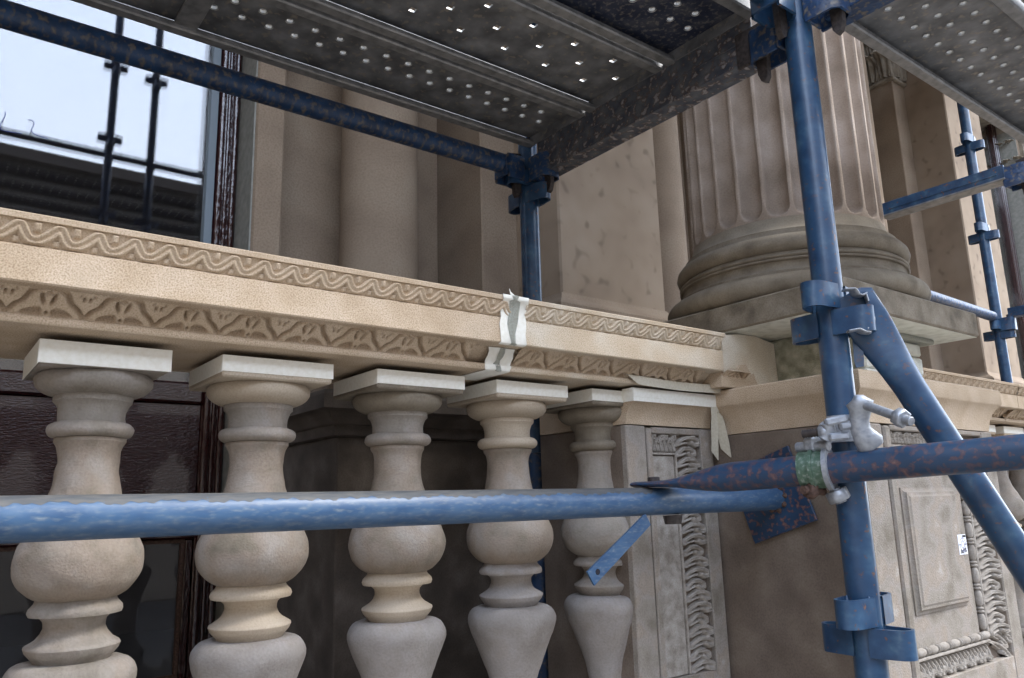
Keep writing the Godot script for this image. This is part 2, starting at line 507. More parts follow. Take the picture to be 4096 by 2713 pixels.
func wave_mesh(pitch: float, nu := 30, nv := 22) -> ArrayMesh:
	return sheet(nu, nv, func(a: float, b: float) -> Vector3:
		var y := lerpf(0.3185, 0.3455, b)
		var z := lerpf(-1.0500, -1.0390, b)
		var edge := minf(1.0, minf(b, 1.0 - b) * 12.0)
		return Vector3((a - 0.5) * pitch, y, z + 0.0058 * wave_height(a - 0.5, b) * edge))


func fronds(u: float, v: float) -> float:  # one unit of the acanthus border: u 0 .. 1 from the stalk outwards, v 0 .. 1 along; height 0 .. 1
	var h := 0.0
	for k in 3:
		for o in [-1.0, 0.0, 1.0]:
			var v0: float = k * 0.3333 + 0.10 + o
			if absf(v - v0) > 0.42:
				continue
			var reach: float = [0.92, 0.74, 0.95][k]
			var line := PackedVector2Array([Vector2(0.0, v0 - 0.06), Vector2(0.22, v0 + 0.06), Vector2(0.48 * reach, v0 + 0.155), Vector2(0.78 * reach, v0 + 0.150), Vector2(0.98 * reach, v0 + 0.065), Vector2(0.99 * reach, v0 - 0.040), Vector2(0.82 * reach, v0 - 0.075), Vector2(0.72 * reach, v0 - 0.01)])
			var q := near_line(Vector2(u, v), line)
			var w := 0.058 + 0.040 * u
			if q < w:
				h = maxf(h, sqrt(1.0 - pow(q / w, 2.0)) * (0.35 + 0.65 * u) * (0.72 + 0.28 * smoothstep(0.0, 0.022, q)))
			var fine_line := PackedVector2Array([Vector2(0.05, v0 - 0.10), Vector2(0.30, v0 - 0.035), Vector2(0.55 * reach, v0 + 0.0)])
			var f := near_line(Vector2(u, v), fine_line)
			if f < 0.045:
				h = maxf(h, 0.55 * sqrt(1.0 - pow(f / 0.045, 2.0)))
	h -= 0.30 * (1.0 - smoothstep(0.0, 0.25, h))
	return h


func frond_mesh(w: float, pitch: float, depth: float, nu := 40, nv := 46) -> ArrayMesh:  # lies in the xy plane, u along +x from 0, v along +y from 0
	return sheet(nu, nv, func(a: float, b: float) -> Vector3:
		var edge := minf(1.0, minf(a, 1.0 - a) * 12.0)
		return Vector3(a * w, b * pitch, depth * fronds(a, b) * edge))


func bead_mesh(r: float, length: float) -> ArrayMesh:  # along +y
	var m := Mb.new()
	var p := PackedVector2Array()
	for i in 11:
		var a := PI * i / 10.0
		p.append(Vector2(r * pow(sin(a), 0.55), -length / 2.0 * cos(a)))
	m.lathe([p], 14)
	return m.done()


func acanthus(w: float, h: float, bend: float) -> ArrayMesh:  # a leaf standing on the origin, bending out along +z
	return sheet(10, 14, func(a: float, b: float) -> Vector3:
		var s := (a - 0.5) * 2.0
		var wide := w * (0.55 + 0.55 * sin(PI * minf(b * 0.9 + 0.12, 1.0))) * (1.0 - 0.25 * absf(sin(b * PI * 4.0)) * absf(s))
		var ang := maxf(b - 0.55, 0.0) / 0.45 * 2.5
		var r := bend
		var y := h * minf(b, 0.55) / 0.55 * 0.86
		var z := 0.012 + 0.02 * b
		if b > 0.55:
			y += r * sin(ang)
			z += r * (1.0 - cos(ang)) * 1.3
		return Vector3(s * wide / 2.0, y, z + 0.012 * cos(s * PI * 2.5) - 0.02 * s * s))


# ---------------------------------------------------------------- stonework
func baluster_bands(jit: float) -> Array:
	var b := []
	b.append(pv([0.070, -0.520, 0.070, -0.485]))
	b.append(arc(Vector2(0.058, -0.470), 0.018, 0.015, -90, 90, 8))
	b.append(pv([0.054, -0.455, 0.054, -0.447]))
	b.append(pv([0.054, -0.447, 0.046, -0.430, 0.0385, -0.405, 0.036, -0.375, 0.037, -0.345, 0.043, -0.310, 0.055, -0.277, 0.0665, -0.248, 0.0760, -0.226, 0.0815, -0.208, 0.0800, -0.196, 0.0735, -0.186, 0.0630, -0.1815, 0.047, -0.1805]))
	b.append(pv([0.047, -0.1805, 0.0485, -0.178, 0.0565, -0.169, 0.0590, -0.163]))
	b.append(pv([0.0590, -0.163, 0.0585, -0.1605, 0.047, -0.1535, 0.0405, -0.147, 0.0375, -0.140, 0.0385, -0.131, 0.0440, -0.1255, 0.0575, -0.1235]))
	b.append(pv([0.0575, -0.1235, 0.0590, -0.1195, 0.0575, -0.1145, 0.0515, -0.1085, 0.0495, -0.1045]))
	b.append(pv([0.0495, -0.1045, 0.0600, -0.099, 0.0700, -0.090, 0.0775, -0.0785, 0.0820, -0.0625, 0.0810, -0.046, 0.0745, -0.030, 0.0660, -0.012, 0.0575, 0.004, 0.0500, 0.020, 0.0450, 0.036, 0.0415, 0.052, 0.0400, 0.068, 0.0402, 0.082, 0.0425, 0.094, 0.0465, 0.1005]))
	b.append(pv([0.0465, 0.1005, 0.0468, 0.1055]))
	b.append(arc(Vector2(0.0455, 0.1165), 0.0125, 0.0105, -85, 90, 10))
	b.append(pv([0.0445, 0.127, 0.0438, 0.134, 0.0445, 0.142, 0.0480, 0.1515, 0.0520, 0.1555]))
	b.append(pv([0.0520, 0.1555, 0.0525, 0.163]))
	b.append(pv([0.0525, 0.163, 0.0620, 0.1655, 0.0715, 0.171, 0.0775, 0.179, 0.0785, 0.187, 0.0750, 0.1925]))
	for band: PackedVector2Array in b:
		for i in band.size():
			band[i] *= Vector2(1.0 + jit, 1.0)
	return b


func dense(bands: Array) -> Array:  # adds points along long runs so that wear shows
	var out := []
	for b: PackedVector2Array in bands:
		var q := PackedVector2Array([b[0]])
		for i in range(1, b.size()):
			var n := maxi(1, int(b[i - 1].distance_to(b[i]) / 0.0045))
			for k in n:
				q.append(b[i - 1].cubic_interpolate(b[i], b[maxi(i - 2, 0)], b[mini(i + 1, b.size() - 1)], float(k + 1) / n))
		out.append(q)
	return out


func make_baluster(x: float, label: String, stones: Array, full_tape: bool, jit: float, tape_label: String, group := "balusters of the balustrade") -> void:
	# stones: material of the lower part, of the turned neck, of the cushion
	var o := thing("baluster", label, "baluster", group, Vector3(x, 0, -1.2135))
	var slim := 0.935 if jit > 0.0 else 1.0
	o.scale = Vector3(slim, 1.0, slim)
	var b := baluster_bands(jit)
	var cut := [[0, 4, "lower_bulb", stones[0]], [4, 7, "waist", stones[1]], [7, 9, "upper_bulb", stones[2]], [9, 12, "neck", stones[3]], [12, 13, "cushion", stones[4]]]
	for c in cut:
		var m := Mb.new()
		m.lathe(dense(b.slice(c[0], c[1])), 72, Vector3.ZERO, 0.0, TAU, 0.0004 if c[3] == "buff_stone" else (0.0032 if jit > 0.0 else 0.0017), Vector3(x * 7.0, 0, 0))
		part(o, c[1 + 1], m.done(), M[c[3]])
	part(o, "plinth", bx(Vector3(-0.084, -0.56, -0.084), Vector3(0.084, -0.5205, 0.084), 0.004), M.old_stone)
	part(o, "abacus", bx(Vector3(-0.0845, 0.1928, -0.0845), Vector3(0.0845, 0.2235, 0.0845), 0.0025), M[stones[4]])
	var lo := 0.1935 if full_tape else 0.2005
	var t := thing("masking_tape", tape_label, "tape", "tape on the baluster tops", Vector3(x, 0, -1.2135))
	t.scale = o.scale
	part(t, "front_strip", bx(Vector3(-0.0855, lo, 0.0847), Vector3(0.0857, 0.2241, 0.0857), 0.0004), M.tape)
	part(t, "side_strip", bx(Vector3(-0.0857, lo - 0.001, -0.08), Vector3(-0.0847, 0.2241, 0.0845), 0.0004), M.tape)


func coping_bands() -> Array:  # the stone's section, (z, y), from the back bottom round the front to the back top
	return [
		pv([-1.36, 0.2335, -1.0935, 0.2335]), pv([-1.0935, 0.2335, -1.0915, 0.2355, -1.0915, 0.2415, -1.0935, 0.2440]), pv([-1.0935, 0.2440, -1.1180, 0.2440]),
		pv([-1.1180, 0.2440, -1.0830, 0.2720]), pv([-1.0830, 0.2720, -1.0470, 0.2720]), pv([-1.0470, 0.2720, -1.0450, 0.2740]), pv([-1.0450, 0.2740, -1.0450, 0.3160]), pv([-1.0450, 0.3160, -1.0480, 0.3180]),
		pv([-1.0480, 0.3180, -1.0525, 0.3186]), pv([-1.0525, 0.3186, -1.0420, 0.3452]), pv([-1.0420, 0.3452, -1.0345, 0.3462]), pv([-1.0345, 0.3462, -1.0335, 0.3525]), pv([-1.0335, 0.3525, -1.0355, 0.3545]), pv([-1.0355, 0.3545, -1.20, 0.3720]), pv([-1.20, 0.3720, -1.36, 0.3560]), pv([-1.36, 0.3560, -1.36, 0.2335]),
	]


func make_coping(x0: float, x1: float, label: String, mat: String, leaf0: float, wave0: float) -> Node3D:
	var o := thing("coping_stone", label, "coping stone", "carved coping stones of the balustrade")
	var m := Mb.new()
	m.along(coping_bands(), Vector3(x0, 0, 0), Vector3.RIGHT, Vector3.BACK, x1 - x0)
	part(o, "block", m.done(), M[mat])
	var lp := 0.0838
	var wp := 0.0419
	var lm := leaf_mesh(lp)
	var wm := wave_mesh(wp)
	var x := leaf0
	while x + lp / 2.0 < x1 + 0.001:
		if x - lp / 2.0 > x0 - 0.001:
			part(o, "carved_leaf", lm, M.new_stone, shift(x))
		x += lp
	x = wave0
	while x + wp / 2.0 < x1 + 0.001:
		if x - wp / 2.0 > x0 - 0.001:
			part(o, "carved_wave", wm, M[mat], shift(x))
		x += wp
	return o


func frond_row(o: Node3D, called: String, mesh: Mesh, from: Vector3, along: Vector3, out: Vector3, pitch: float, n: int, mat: String) -> void:
	for i in n:
		var b := Basis(out, along, out.cross(along))
		part(o, called, mesh, M[mat], Transform3D(b, from + along * pitch * i))


func make_half_pier() -> void:
	var o := thing("half_pier", "narrow panelled stone pier with a carved leaf border, joined to the side of the pedestal", "pier")
	var x0 := 1.157
	var x1 := 1.432
	var zf := -1.125
	# the front is built round the sunk panel: x 1.233..1.386, y -0.48..0.139
	var m := Mb.new()
	m.box(Vector3(x0, -0.56, -1.40), Vector3(x1, 0.1545, zf - 0.012), 0.002)
	part(o, "core", m.done(), M.brown_stone)
	part(o, "left_stile", bx(Vector3(x0, -0.56, zf - 0.02), Vector3(1.2145, 0.1545, zf), 0.002), M.old_stone)
	part(o, "panel_moulding", bx(Vector3(1.2175, -0.5, zf - 0.02), Vector3(1.2335, 0.1505, zf + 0.0015), 0.0025), M.old_stone)
	part(o, "top_rail", bx(Vector3(1.2345, 0.1395, zf - 0.02), Vector3(1.388, 0.1530, zf + 0.0005), 0.002), M.old_stone)
	part(o, "right_stile", bx(Vector3(1.389, -0.56, zf - 0.02), Vector3(1.431, 0.1540, zf), 0.002), M.old_stone)
	part(o, "bottom_rail", bx(Vector3(1.2345, -0.56, zf - 0.02), Vector3(1.388, -0.345, zf), 0.002), M.old_stone)
	part(o, "panel_field", bx(Vector3(1.2350, -0.344, zf - 0.02), Vector3(1.3040, 0.094, zf - 0.006), 0.0015), M.carved_stone)
	part(o, "inner_fillet", bx(Vector3(1.3055, -0.344, zf - 0.02), Vector3(1.3105, 0.0975, zf - 0.002), 0.0015), M.carved_stone)
	part(o, "inner_fillet", bx(Vector3(1.2345, 0.0955, zf - 0.02), Vector3(1.3050, 0.1000, zf - 0.002), 0.0015), M.carved_stone)
	var fm := frond_mesh(0.074, 0.0690, 0.020)
	frond_row(o, "acanthus_leaf", fm, Vector3(1.3120, -0.344, zf - 0.0125), Vector3.UP, Vector3.RIGHT, 0.0690, 7, "carved_stone")
	var cm := frond_mesh(0.040, 0.038, 0.014, 26, 26)
	frond_row(o, "acanthus_leaf", cm, Vector3(1.3120, 0.1005, zf - 0.0125), Vector3.LEFT, Vector3.UP, 0.038, 2, "carved_stone")
	var cap := Mb.new()
	var z0 := -1.40
	cap.along([pv([z0, 0.1565, zf, 0.1565]), pv([zf, 0.1565, zf + 0.001, 0.165, zf + 0.004, 0.176, zf + 0.010, 0.187, zf + 0.019, 0.196, zf + 0.0235, 0.1995]), pv([zf + 0.0235, 0.1995, zf + 0.0250, 0.2015, zf + 0.0250, 0.2265]), pv([zf + 0.0250, 0.2265, z0, 0.2265]), pv([z0, 0.2265, z0, 0.1565])], Vector3(x0 + 0.0015, 0, 0), Vector3.RIGHT, Vector3.BACK, x1 - x0 - 0.008)
	part(o, "cap", cap.done(), M.new_stone)


func make_pedestal() -> void:
	var o := thing("column_pedestal", "large brown sandstone pedestal with a carved panel, carrying the fluted column", "pedestal")
	var x0 := 1.442
	var x1 := 2.037
	var zf := -0.785
	var zb := -1.40
	part(o, "die", bx(Vector3(x0, -0.62, zb), Vector3(x1, 0.1385, zf - 0.016), 0.002), M.brown_stone)
	part(o, "left_stile", bx(Vector3(x0, -0.62, zf - 0.025), Vector3(1.5265, 0.1385, zf), 0.003), M.old_stone)
	part(o, "panel_moulding", bx(Vector3(1.5345, -0.45, zf - 0.025), Vector3(1.5590, 0.136, zf + 0.001), 0.004), M.old_stone)
	part(o, "right_stile", bx(Vector3(1.978, -0.62, zf - 0.025), Vector3(x1, 0.1385, zf), 0.003), M.old_stone)
	part(o, "top_rail", bx(Vector3(1.5600, 0.1275, zf - 0.025), Vector3(1.9770, 0.1380, zf), 0.002), M.old_stone)
	part(o, "bottom_rail", bx(Vector3(1.5600, -0.62, zf - 0.025), Vector3(1.9770, -0.352, zf), 0.002), M.old_stone)
	part(o, "panel_field", bx(Vector3(1.5595, -0.294, zf - 0.020), Vector3(1.8500, 0.100, zf - 0.010), 0.001), M.old_stone)
	var tm := Mb.new()  # the raised tablet, its edge moulded
	tm.ring([pv([0.018, 0.0, 0.018, 0.003]), arc(Vector2(0.018, 0.010), 0.009, 0.007, 270, 180, 5), pv([0.009, 0.010, 0.004, 0.0105]), pv([0.004, 0.0105, 0.0, 0.0125])], Vector2(1.602, -0.212), Vector2(1.795, -0.005))
	part(o, "tablet", tm.done(), M.old_stone, Transform3D(Basis(Vector3.RIGHT, Vector3.BACK, Vector3.DOWN), Vector3(0, -0.2170, zf - 0.0102)))
	var bead := bead_mesh(0.0085, 0.034)
	var reel := bead_mesh(0.0082, 0.0065)
	for i in 9:
		var y := -0.27 + i * 0.0475
		part(o, "bead", bead, M.carved_stone, shift(1.8640, y, zf - 0.009))
		part(o, "reel", reel, M.carved_stone, shift(1.8640, y + 0.0206, zf - 0.009))
		part(o, "reel", reel, M.carved_stone, shift(1.8640, y + 0.0272, zf - 0.009))
	for i in 7:
		var x := 1.583 + i * 0.0475
		var t := Transform3D(Basis(Vector3.UP, Vector3.RIGHT, Vector3.FORWARD), Vector3(x, -0.2980, zf - 0.009))
		part(o, "bead", bead, M.carved_stone, t)
		part(o, "reel", reel, M.carved_stone, t.translated(Vector3(0.0206, 0, 0)))
		part(o, "reel", reel, M.carved_stone, t.translated(Vector3(0.0272, 0, 0)))
	part(o, "inner_fillet", bx(Vector3(1.8755, -0.30, zf - 0.022), Vector3(1.8830, 0.100, zf - 0.004), 0.002), M.carved_stone)
	part(o, "inner_fillet", bx(Vector3(1.5600, -0.3130, zf - 0.022), Vector3(1.8830, -0.3070, zf - 0.004), 0.002), M.carved_stone)
	var fm := frond_mesh(0.090, 0.0690, 0.024)
	frond_row(o, "acanthus_leaf", fm, Vector3(1.8845, -0.302, zf - 0.016), Vector3.UP, Vector3.RIGHT, 0.0690, 6, "carved_stone")
	var low := frond_mesh(0.036, 0.046, 0.016, 26, 28)
	frond_row(o, "acanthus_leaf", low, Vector3(1.5605, -0.3150, zf - 0.016), Vector3.RIGHT, Vector3.DOWN, 0.046, 7, "carved_stone")
	part(o, "corner_leaf", frond_mesh(0.098, 0.052, 0.018, 30, 26), M.carved_stone, Transform3D(Basis(Vector3(0.87, -0.5, 0), Vector3(0.5, 0.87, 0), Vector3.BACK), Vector3(1.8835, -0.3140, zf - 0.016)))
	var top := frond_mesh(0.026, 0.040, 0.014, 22, 24)
	frond_row(o, "acanthus_leaf", top, Vector3(1.8800, 0.1010, zf - 0.016), Vector3.LEFT, Vector3.UP, 0.040, 8, "carved_stone")
	var cap := Mb.new()
	var prof := [pv([0.0, 0.1405, 0.001, 0.150, 0.004, 0.166, 0.010, 0.182, 0.018, 0.194, 0.0245, 0.2005]), pv([0.0245, 0.2005, 0.0265, 0.2035, 0.0265, 0.2345]), pv([0.0265, 0.2345, 0.0235, 0.2375])]
	cap.ring(prof, Vector2(x0 + 0.004, zb), Vector2(x1 - 0.004, zf - 0.003))
	part(o, "cap", cap.done(), M.new_stone)
	part(o, "base", bx(Vector3(x0 - 0.04, -0.72, zb), Vector3(x1 + 0.04, -0.6205, zf + 0.04), 0.006), M.old_stone)
	# the rough core that carries the column, and the new stone built in front of it
	var c := thing("core_block", "rough grey mortared block packed between the pedestal and the column base", "stone block")
	part(c, "core", bx(Vector3(1.612, 0.2380, -1.36), Vector3(1.93, 0.3685, -0.902), 0.008), M.core_stone)
	var k := 0
	for y in [0.2385, 0.2790, 0.3250]:
		var hgt: float = [0.0380, 0.0435, 0.0300][k]
		part(c, "white_brick", bx(Vector3(1.66 + 0.01 * k, y, -0.901), Vector3(1.930 + 0.010 * (k % 2), y + hgt, -0.872 - 0.004 * (k % 2)), 0.004), M.white_stone)
		k += 1
	part(c, "mortar_smear", bx(Vector3(1.76, 0.3565, -0.95), Vector3(1.97, 0.3687, -0.855), 0.004), M.mortar)


func make_column() -> void:
	var o := thing("fluted_column", "weathered grey-brown fluted stone column with moulded round base on a square plinth", "column", "", Vector3(1.740, 0, -1.086))
	var pl := Mb.new()
	pl.box(Vector3(-0.305, 0.3700, -0.305), Vector3(0.305, 0.4300, 0.305), 0.004)
	part(o, "plinth", pl.done(), M.grey_stone)
	part(o, "plinth_underside", bx(Vector3(-0.300, 0.3690, -0.29), Vector3(0.300, 0.3698, 0.300), 0.0003), M.white_stone)
	var lt := Mb.new()
	lt.lathe([arc(Vector2(0.2745, 0.4590), 0.0365, 0.0290, -90, 90, 14)], 120)
	part(o, "lower_torus", lt.done(), M.grey_stone)
	var sc := Mb.new()
	sc.lathe([pv([0.281, 0.4880, 0.281, 0.4935]), pv([0.281, 0.4935, 0.274, 0.4965, 0.268, 0.5030, 0.2665, 0.5120, 0.268, 0.5185]), pv([0.268, 0.5185, 0.2725, 0.5185, 0.2745, 0.5215, 0.2725, 0.5245]), pv([0.2725, 0.5245, 0.2690, 0.5255]), pv([0.2690, 0.5255, 0.2735, 0.5275, 0.2745, 0.5315, 0.270, 0.5350]), pv([0.270, 0.5350, 0.266, 0.5400])], 120)
	part(o, "scotia", sc.done(), M.grey_stone)
	var ut := Mb.new()
	ut.lathe([pv([0.262, 0.5400, 0.2690, 0.5420, 0.2770, 0.5490, 0.2795, 0.5590, 0.2770, 0.5700, 0.2700, 0.5790, 0.2580, 0.5840]), pv([0.2580, 0.5840, 0.2560, 0.5850, 0.2560, 0.5970]), pv([0.2560, 0.5970, 0.2490, 0.6010, 0.2420, 0.6090, 0.2370, 0.6200, 0.2345, 0.6320])], 120)
	part(o, "upper_torus", ut.done(), M.grey_stone)
	# the shaft: 24 flutes with round ends
	var ys := PackedFloat32Array()
	for i in 26:
		ys.append(0.632 + 0.0032 * i)
	for i in 24:
		ys.append(ys[-1] + 0.02 + 0.0078 * i)
	var r := []
	var per := 18
	var flute := TAU / 24.0
	var hw := flute * 0.428
	for y in ys:
		var row := PackedVector3Array()
		var rad := 0.2335 - 0.0030 * (y - 0.632)
		for k in 24:
			for j in per:
				var off := hw * -cos(PI * j / (per - 3)) if j <= per - 3 else (hw + (flute - 2.0 * hw) * (j - per + 3) / 3.0)
				var cut := 0.0
				var dx := off / hw
				var dy := maxf(0.0, (0.664 - y) / (hw * rad))
				var q := dx * dx + dy * dy
				if q < 1.0:
					cut = sqrt(1.0 - q) * 0.0335
				var a := k * flute + off
				row.append(Vector3((rad - cut) * cos(a), y, -(rad - cut) * sin(a)))
		row.append(row[0])
		r.append(row)
	var cp := Mb.new()
	var yt := ys[-1]
	cp.lathe([pv([0.226, yt, 0.232, yt + 0.02]), arc(Vector2(0.228, yt + 0.035), 0.018, 0.015, -90, 90, 6), pv([0.224, yt + 0.05, 0.224, yt + 0.28, 0.27, yt + 0.38])], 48)
	cp.box(Vector3(-0.30, yt + 0.381, -0.30), Vector3(0.30, yt + 0.45, 0.30), 0.01)
	var head := part(o, "capital", cp.done(), M.shaft_stone)
	var cl := acanthus(0.13, 0.16, 0.05)
	for k in 16:
		part(head, "acanthus_leaf", cl, M.shaft_stone, Transform3D(Basis(Vector3.UP, TAU * k / 16.0), Vector3(sin(TAU * k / 16.0) * 0.226, yt + 0.06 + 0.12 * (k % 2), cos(TAU * k / 16.0) * 0.226)))
	var sh := Mb.new()
	sh.rows(r, 1)
	part(o, "shaft", sh.done(), M.shaft_stone)


func make_facade() -> void:
	var wall := thing("facade_wall", "brown sandstone wall behind the terrace, stepped back beside the windows", "wall")
	var top := 5.2
	for o in [-2.96, 0.0, 2.96, 5.92]:
		if o > -1.0:  # to the left of each pilaster
			part(wall, "window_jamb", bx(Vector3(0.690 + o, -0.75, -2.50), Vector3(0.775 + o, top, -2.05), 0.006), M.wall_stone)
			part(wall, "wall_panel", bx(Vector3(0.7755 + o, -0.75, -2.50), Vector3(1.3705 + o, top, -2.17), 0.002), M.wall_stone)
			part(wall, "plastered_reveal", bx(Vector3(0.6845 + o, -0.75, -2.30), Vector3(0.6895 + o, top, -2.053), 0.001), M.render_grey)
			part(wall, "stepped_pier", bx(Vector3(1.371 + o, 0.0, -2.50), Vector3(2.113 + o, top, -1.91), 0.004), M.wall_stone)
		part(wall, "wall_panel", bx(Vector3(2.1135 + o, -0.75, -2.50), Vector3(2.7085 + o, top, -2.17), 0.002), M.wall_stone)
		part(wall, "window_jamb", bx(Vector3(2.709 + o, -0.75, -2.50), Vector3(2.797 + o, top, -2.05), 0.006), M.wall_stone)
	part(wall, "window_head", bx(Vector3(-0.15, 2.95, -2.50), Vector3(0.6895, top, -2.06), 0.004), M.wall_stone)
	part(wall, "window_head", bx(Vector3(2.7975, 2.95, -2.50), Vector3(3.6495, top, -2.06), 0.004), M.wall_stone)
	part(wall, "window_head", bx(Vector3(5.7575, 2.95, -2.50), Vector3(6.6095, top, -2.06), 0.004), M.wall_stone)
	# the shafts standing in the recesses
	var what := ["plain round shaft in the wall recess beside the maroon window frame", "plain round shaft half hidden behind the panelled pilaster", "pale round shaft next to the fluted column's right side", "round shaft in the recess past the scaffold's far standard", "round shaft at the far end of the terrace wall"]
	var n := 0
	for s in [[1.073, -2.034], [2.335, -2.034], [4.033, -2.034], [5.29, -2.034], [6.99, -2.034]]:
		var m := Mb.new()
		m.lathe([arc(Vector2(0.118, 0.34), 0.022, 0.03, -90, 90, 8), pv([0.13, 0.37, 0.120, 0.39, 0.1175, 0.43]), pv([0.1175, 0.43, 0.1150, top])], 56)
		var e := thing("round_shaft", what[n], "column", "round shafts of the facade", Vector3(s[0], 0, s[1]))
		part(e, "shaft", m.done(), M.wall_stone)
		part(e, "plinth", bx(Vector3(-0.15, 0.2555, -0.13), Vector3(0.15, 0.3095, 0.15), 0.004), M.wall_stone)
		n += 1
	# the pilasters behind the columns
	var pls := ["wide flat stone pilaster with dark blotches, behind the fluted column", "stone pilaster standing behind the far scaffold standard"]
	n = 0
	for o in [0.0, 2.96]:
		var e := thing("pilaster", pls[n], "pilaster", "pilasters of the facade")
		part(e, "shaft", bx(Vector3(1.510 + o, 0.602, -1.93), Vector3(1.974 + o, top, -1.70), 0.006), M.blotched_stone)
		var b := Mb.new()
		b.ring([pv([0.048, 0.256, 0.048, 0.575]), pv([0.048, 0.575, 0.046, 0.5775]), pv([0.046, 0.5775, 0.040, 0.585, 0.022, 0.596, 0.010, 0.606, 0.001, 0.622])], Vector2(1.510 + o, -1.93), Vector2(1.974 + o, -1.70))
		part(e, "base", b.done(), M.wall_stone)
		n += 1
	# the tall pedestals under them, seen between the balusters
	var pds := ["stone pedestal with a stepped cornice, coloured dark as in shade, seen between the balusters", "stone pedestal under the far pilaster, past the column"]
	n = 0
	for o in [0.0, 2.96]:
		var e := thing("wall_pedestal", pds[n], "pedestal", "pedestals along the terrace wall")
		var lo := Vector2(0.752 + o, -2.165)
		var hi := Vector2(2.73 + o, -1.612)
		part(e, "die", bx(Vector3(lo.x, -0.75, lo.y), Vector3(hi.x, 0.1595, hi.y), 0.003), M.shaded_stone)
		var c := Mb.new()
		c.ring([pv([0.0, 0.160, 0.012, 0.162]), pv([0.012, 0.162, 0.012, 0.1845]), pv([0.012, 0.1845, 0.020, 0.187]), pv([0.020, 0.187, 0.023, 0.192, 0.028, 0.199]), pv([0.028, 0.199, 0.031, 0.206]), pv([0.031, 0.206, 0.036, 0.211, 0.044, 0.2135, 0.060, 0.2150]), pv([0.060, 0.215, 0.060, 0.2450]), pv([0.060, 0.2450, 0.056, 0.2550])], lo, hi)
		part(e, "cornice", c.done(), M.shaded_stone)
		n += 1
	# leaf capitals high on the stepped piers
	var caps := ["dark carved leaf capital on the wall beside the fluted column's top", "dark carved leaf capital under the far end of the scaffold deck"]
	n = 0
	for q in [[1.371 + 2.96, -1.91, 0.742], [6.65, -2.03, 0.30]]:
		var e := thing("leaf_capital", caps[n], "capital", "carved capitals of the facade", Vector3(q[0], 2.36, q[1]))
		var b := Mb.new()
		b.ring([arc(Vector2(0.008, 0.012), 0.012, 0.012, -90, 90, 6), pv([0.006, 0.024, 0.006, 0.40]), pv([0.006, 0.40, 0.05, 0.41, 0.05, 0.47])], Vector2(0, -0.25), Vector2(q[2], 0))
		part(e, "bell", b.done(), M.grey_stone)
		var lf := acanthus(0.085, 0.13, 0.034)
		for tier in 2:
			for i in 4:
				part(e, "acanthus_leaf", lf, M.grey_stone, Transform3D(Basis(Vector3.UP, -PI / 2), Vector3(-0.004, 0.03 + 0.15 * tier, -0.03 - 0.075 * i - 0.036 * (tier % 2))))
			for i in 5:
				part(e, "acanthus_leaf", lf, M.grey_stone, Transform3D(Basis(), Vector3(0.05 + 0.08 * i + 0.04 * (tier % 2), 0.03 + 0.15 * tier, 0.004)))
		n += 1
	var ent := thing("entablature", "stone beam carried by the columns above the scaffold", "entablature")
	part(ent, "architrave", bx(Vector3(-4, 3.858, -2.05), Vector3(9, 4.35, -0.80), 0.01), M.wall_stone)
	part(ent, "cornice", bx(Vector3(-4, 4.351, -2.05), Vector3(9, 4.7, -0.45), 0.01), M.wall_stone)
	var en := thing("wall_cornice", "moulded stone band running along the wall above the far capital", "cornice")
	var em := Mb.new()
	em.along([pv([-2.3, 2.84, -1.88, 2.84]), pv([-1.88, 2.84, -1.88, 2.90]), pv([-1.88, 2.90, -1.86, 2.905]), pv([-1.86, 2.905, -1.86, 2.97]), pv([-1.86, 2.97, -1.84, 2.975]), pv([-1.84, 2.975, -1.81, 3.0, -1.80, 3.03]), pv([-1.80, 3.03, -2.3, 3.03]), pv([-2.3, 3.03, -2.3, 2.84])], Vector3(4.95, 0, 0), Vector3.RIGHT, Vector3.BACK, 3.2)
	part(en, "moulding", em.done(), M.grey_stone)


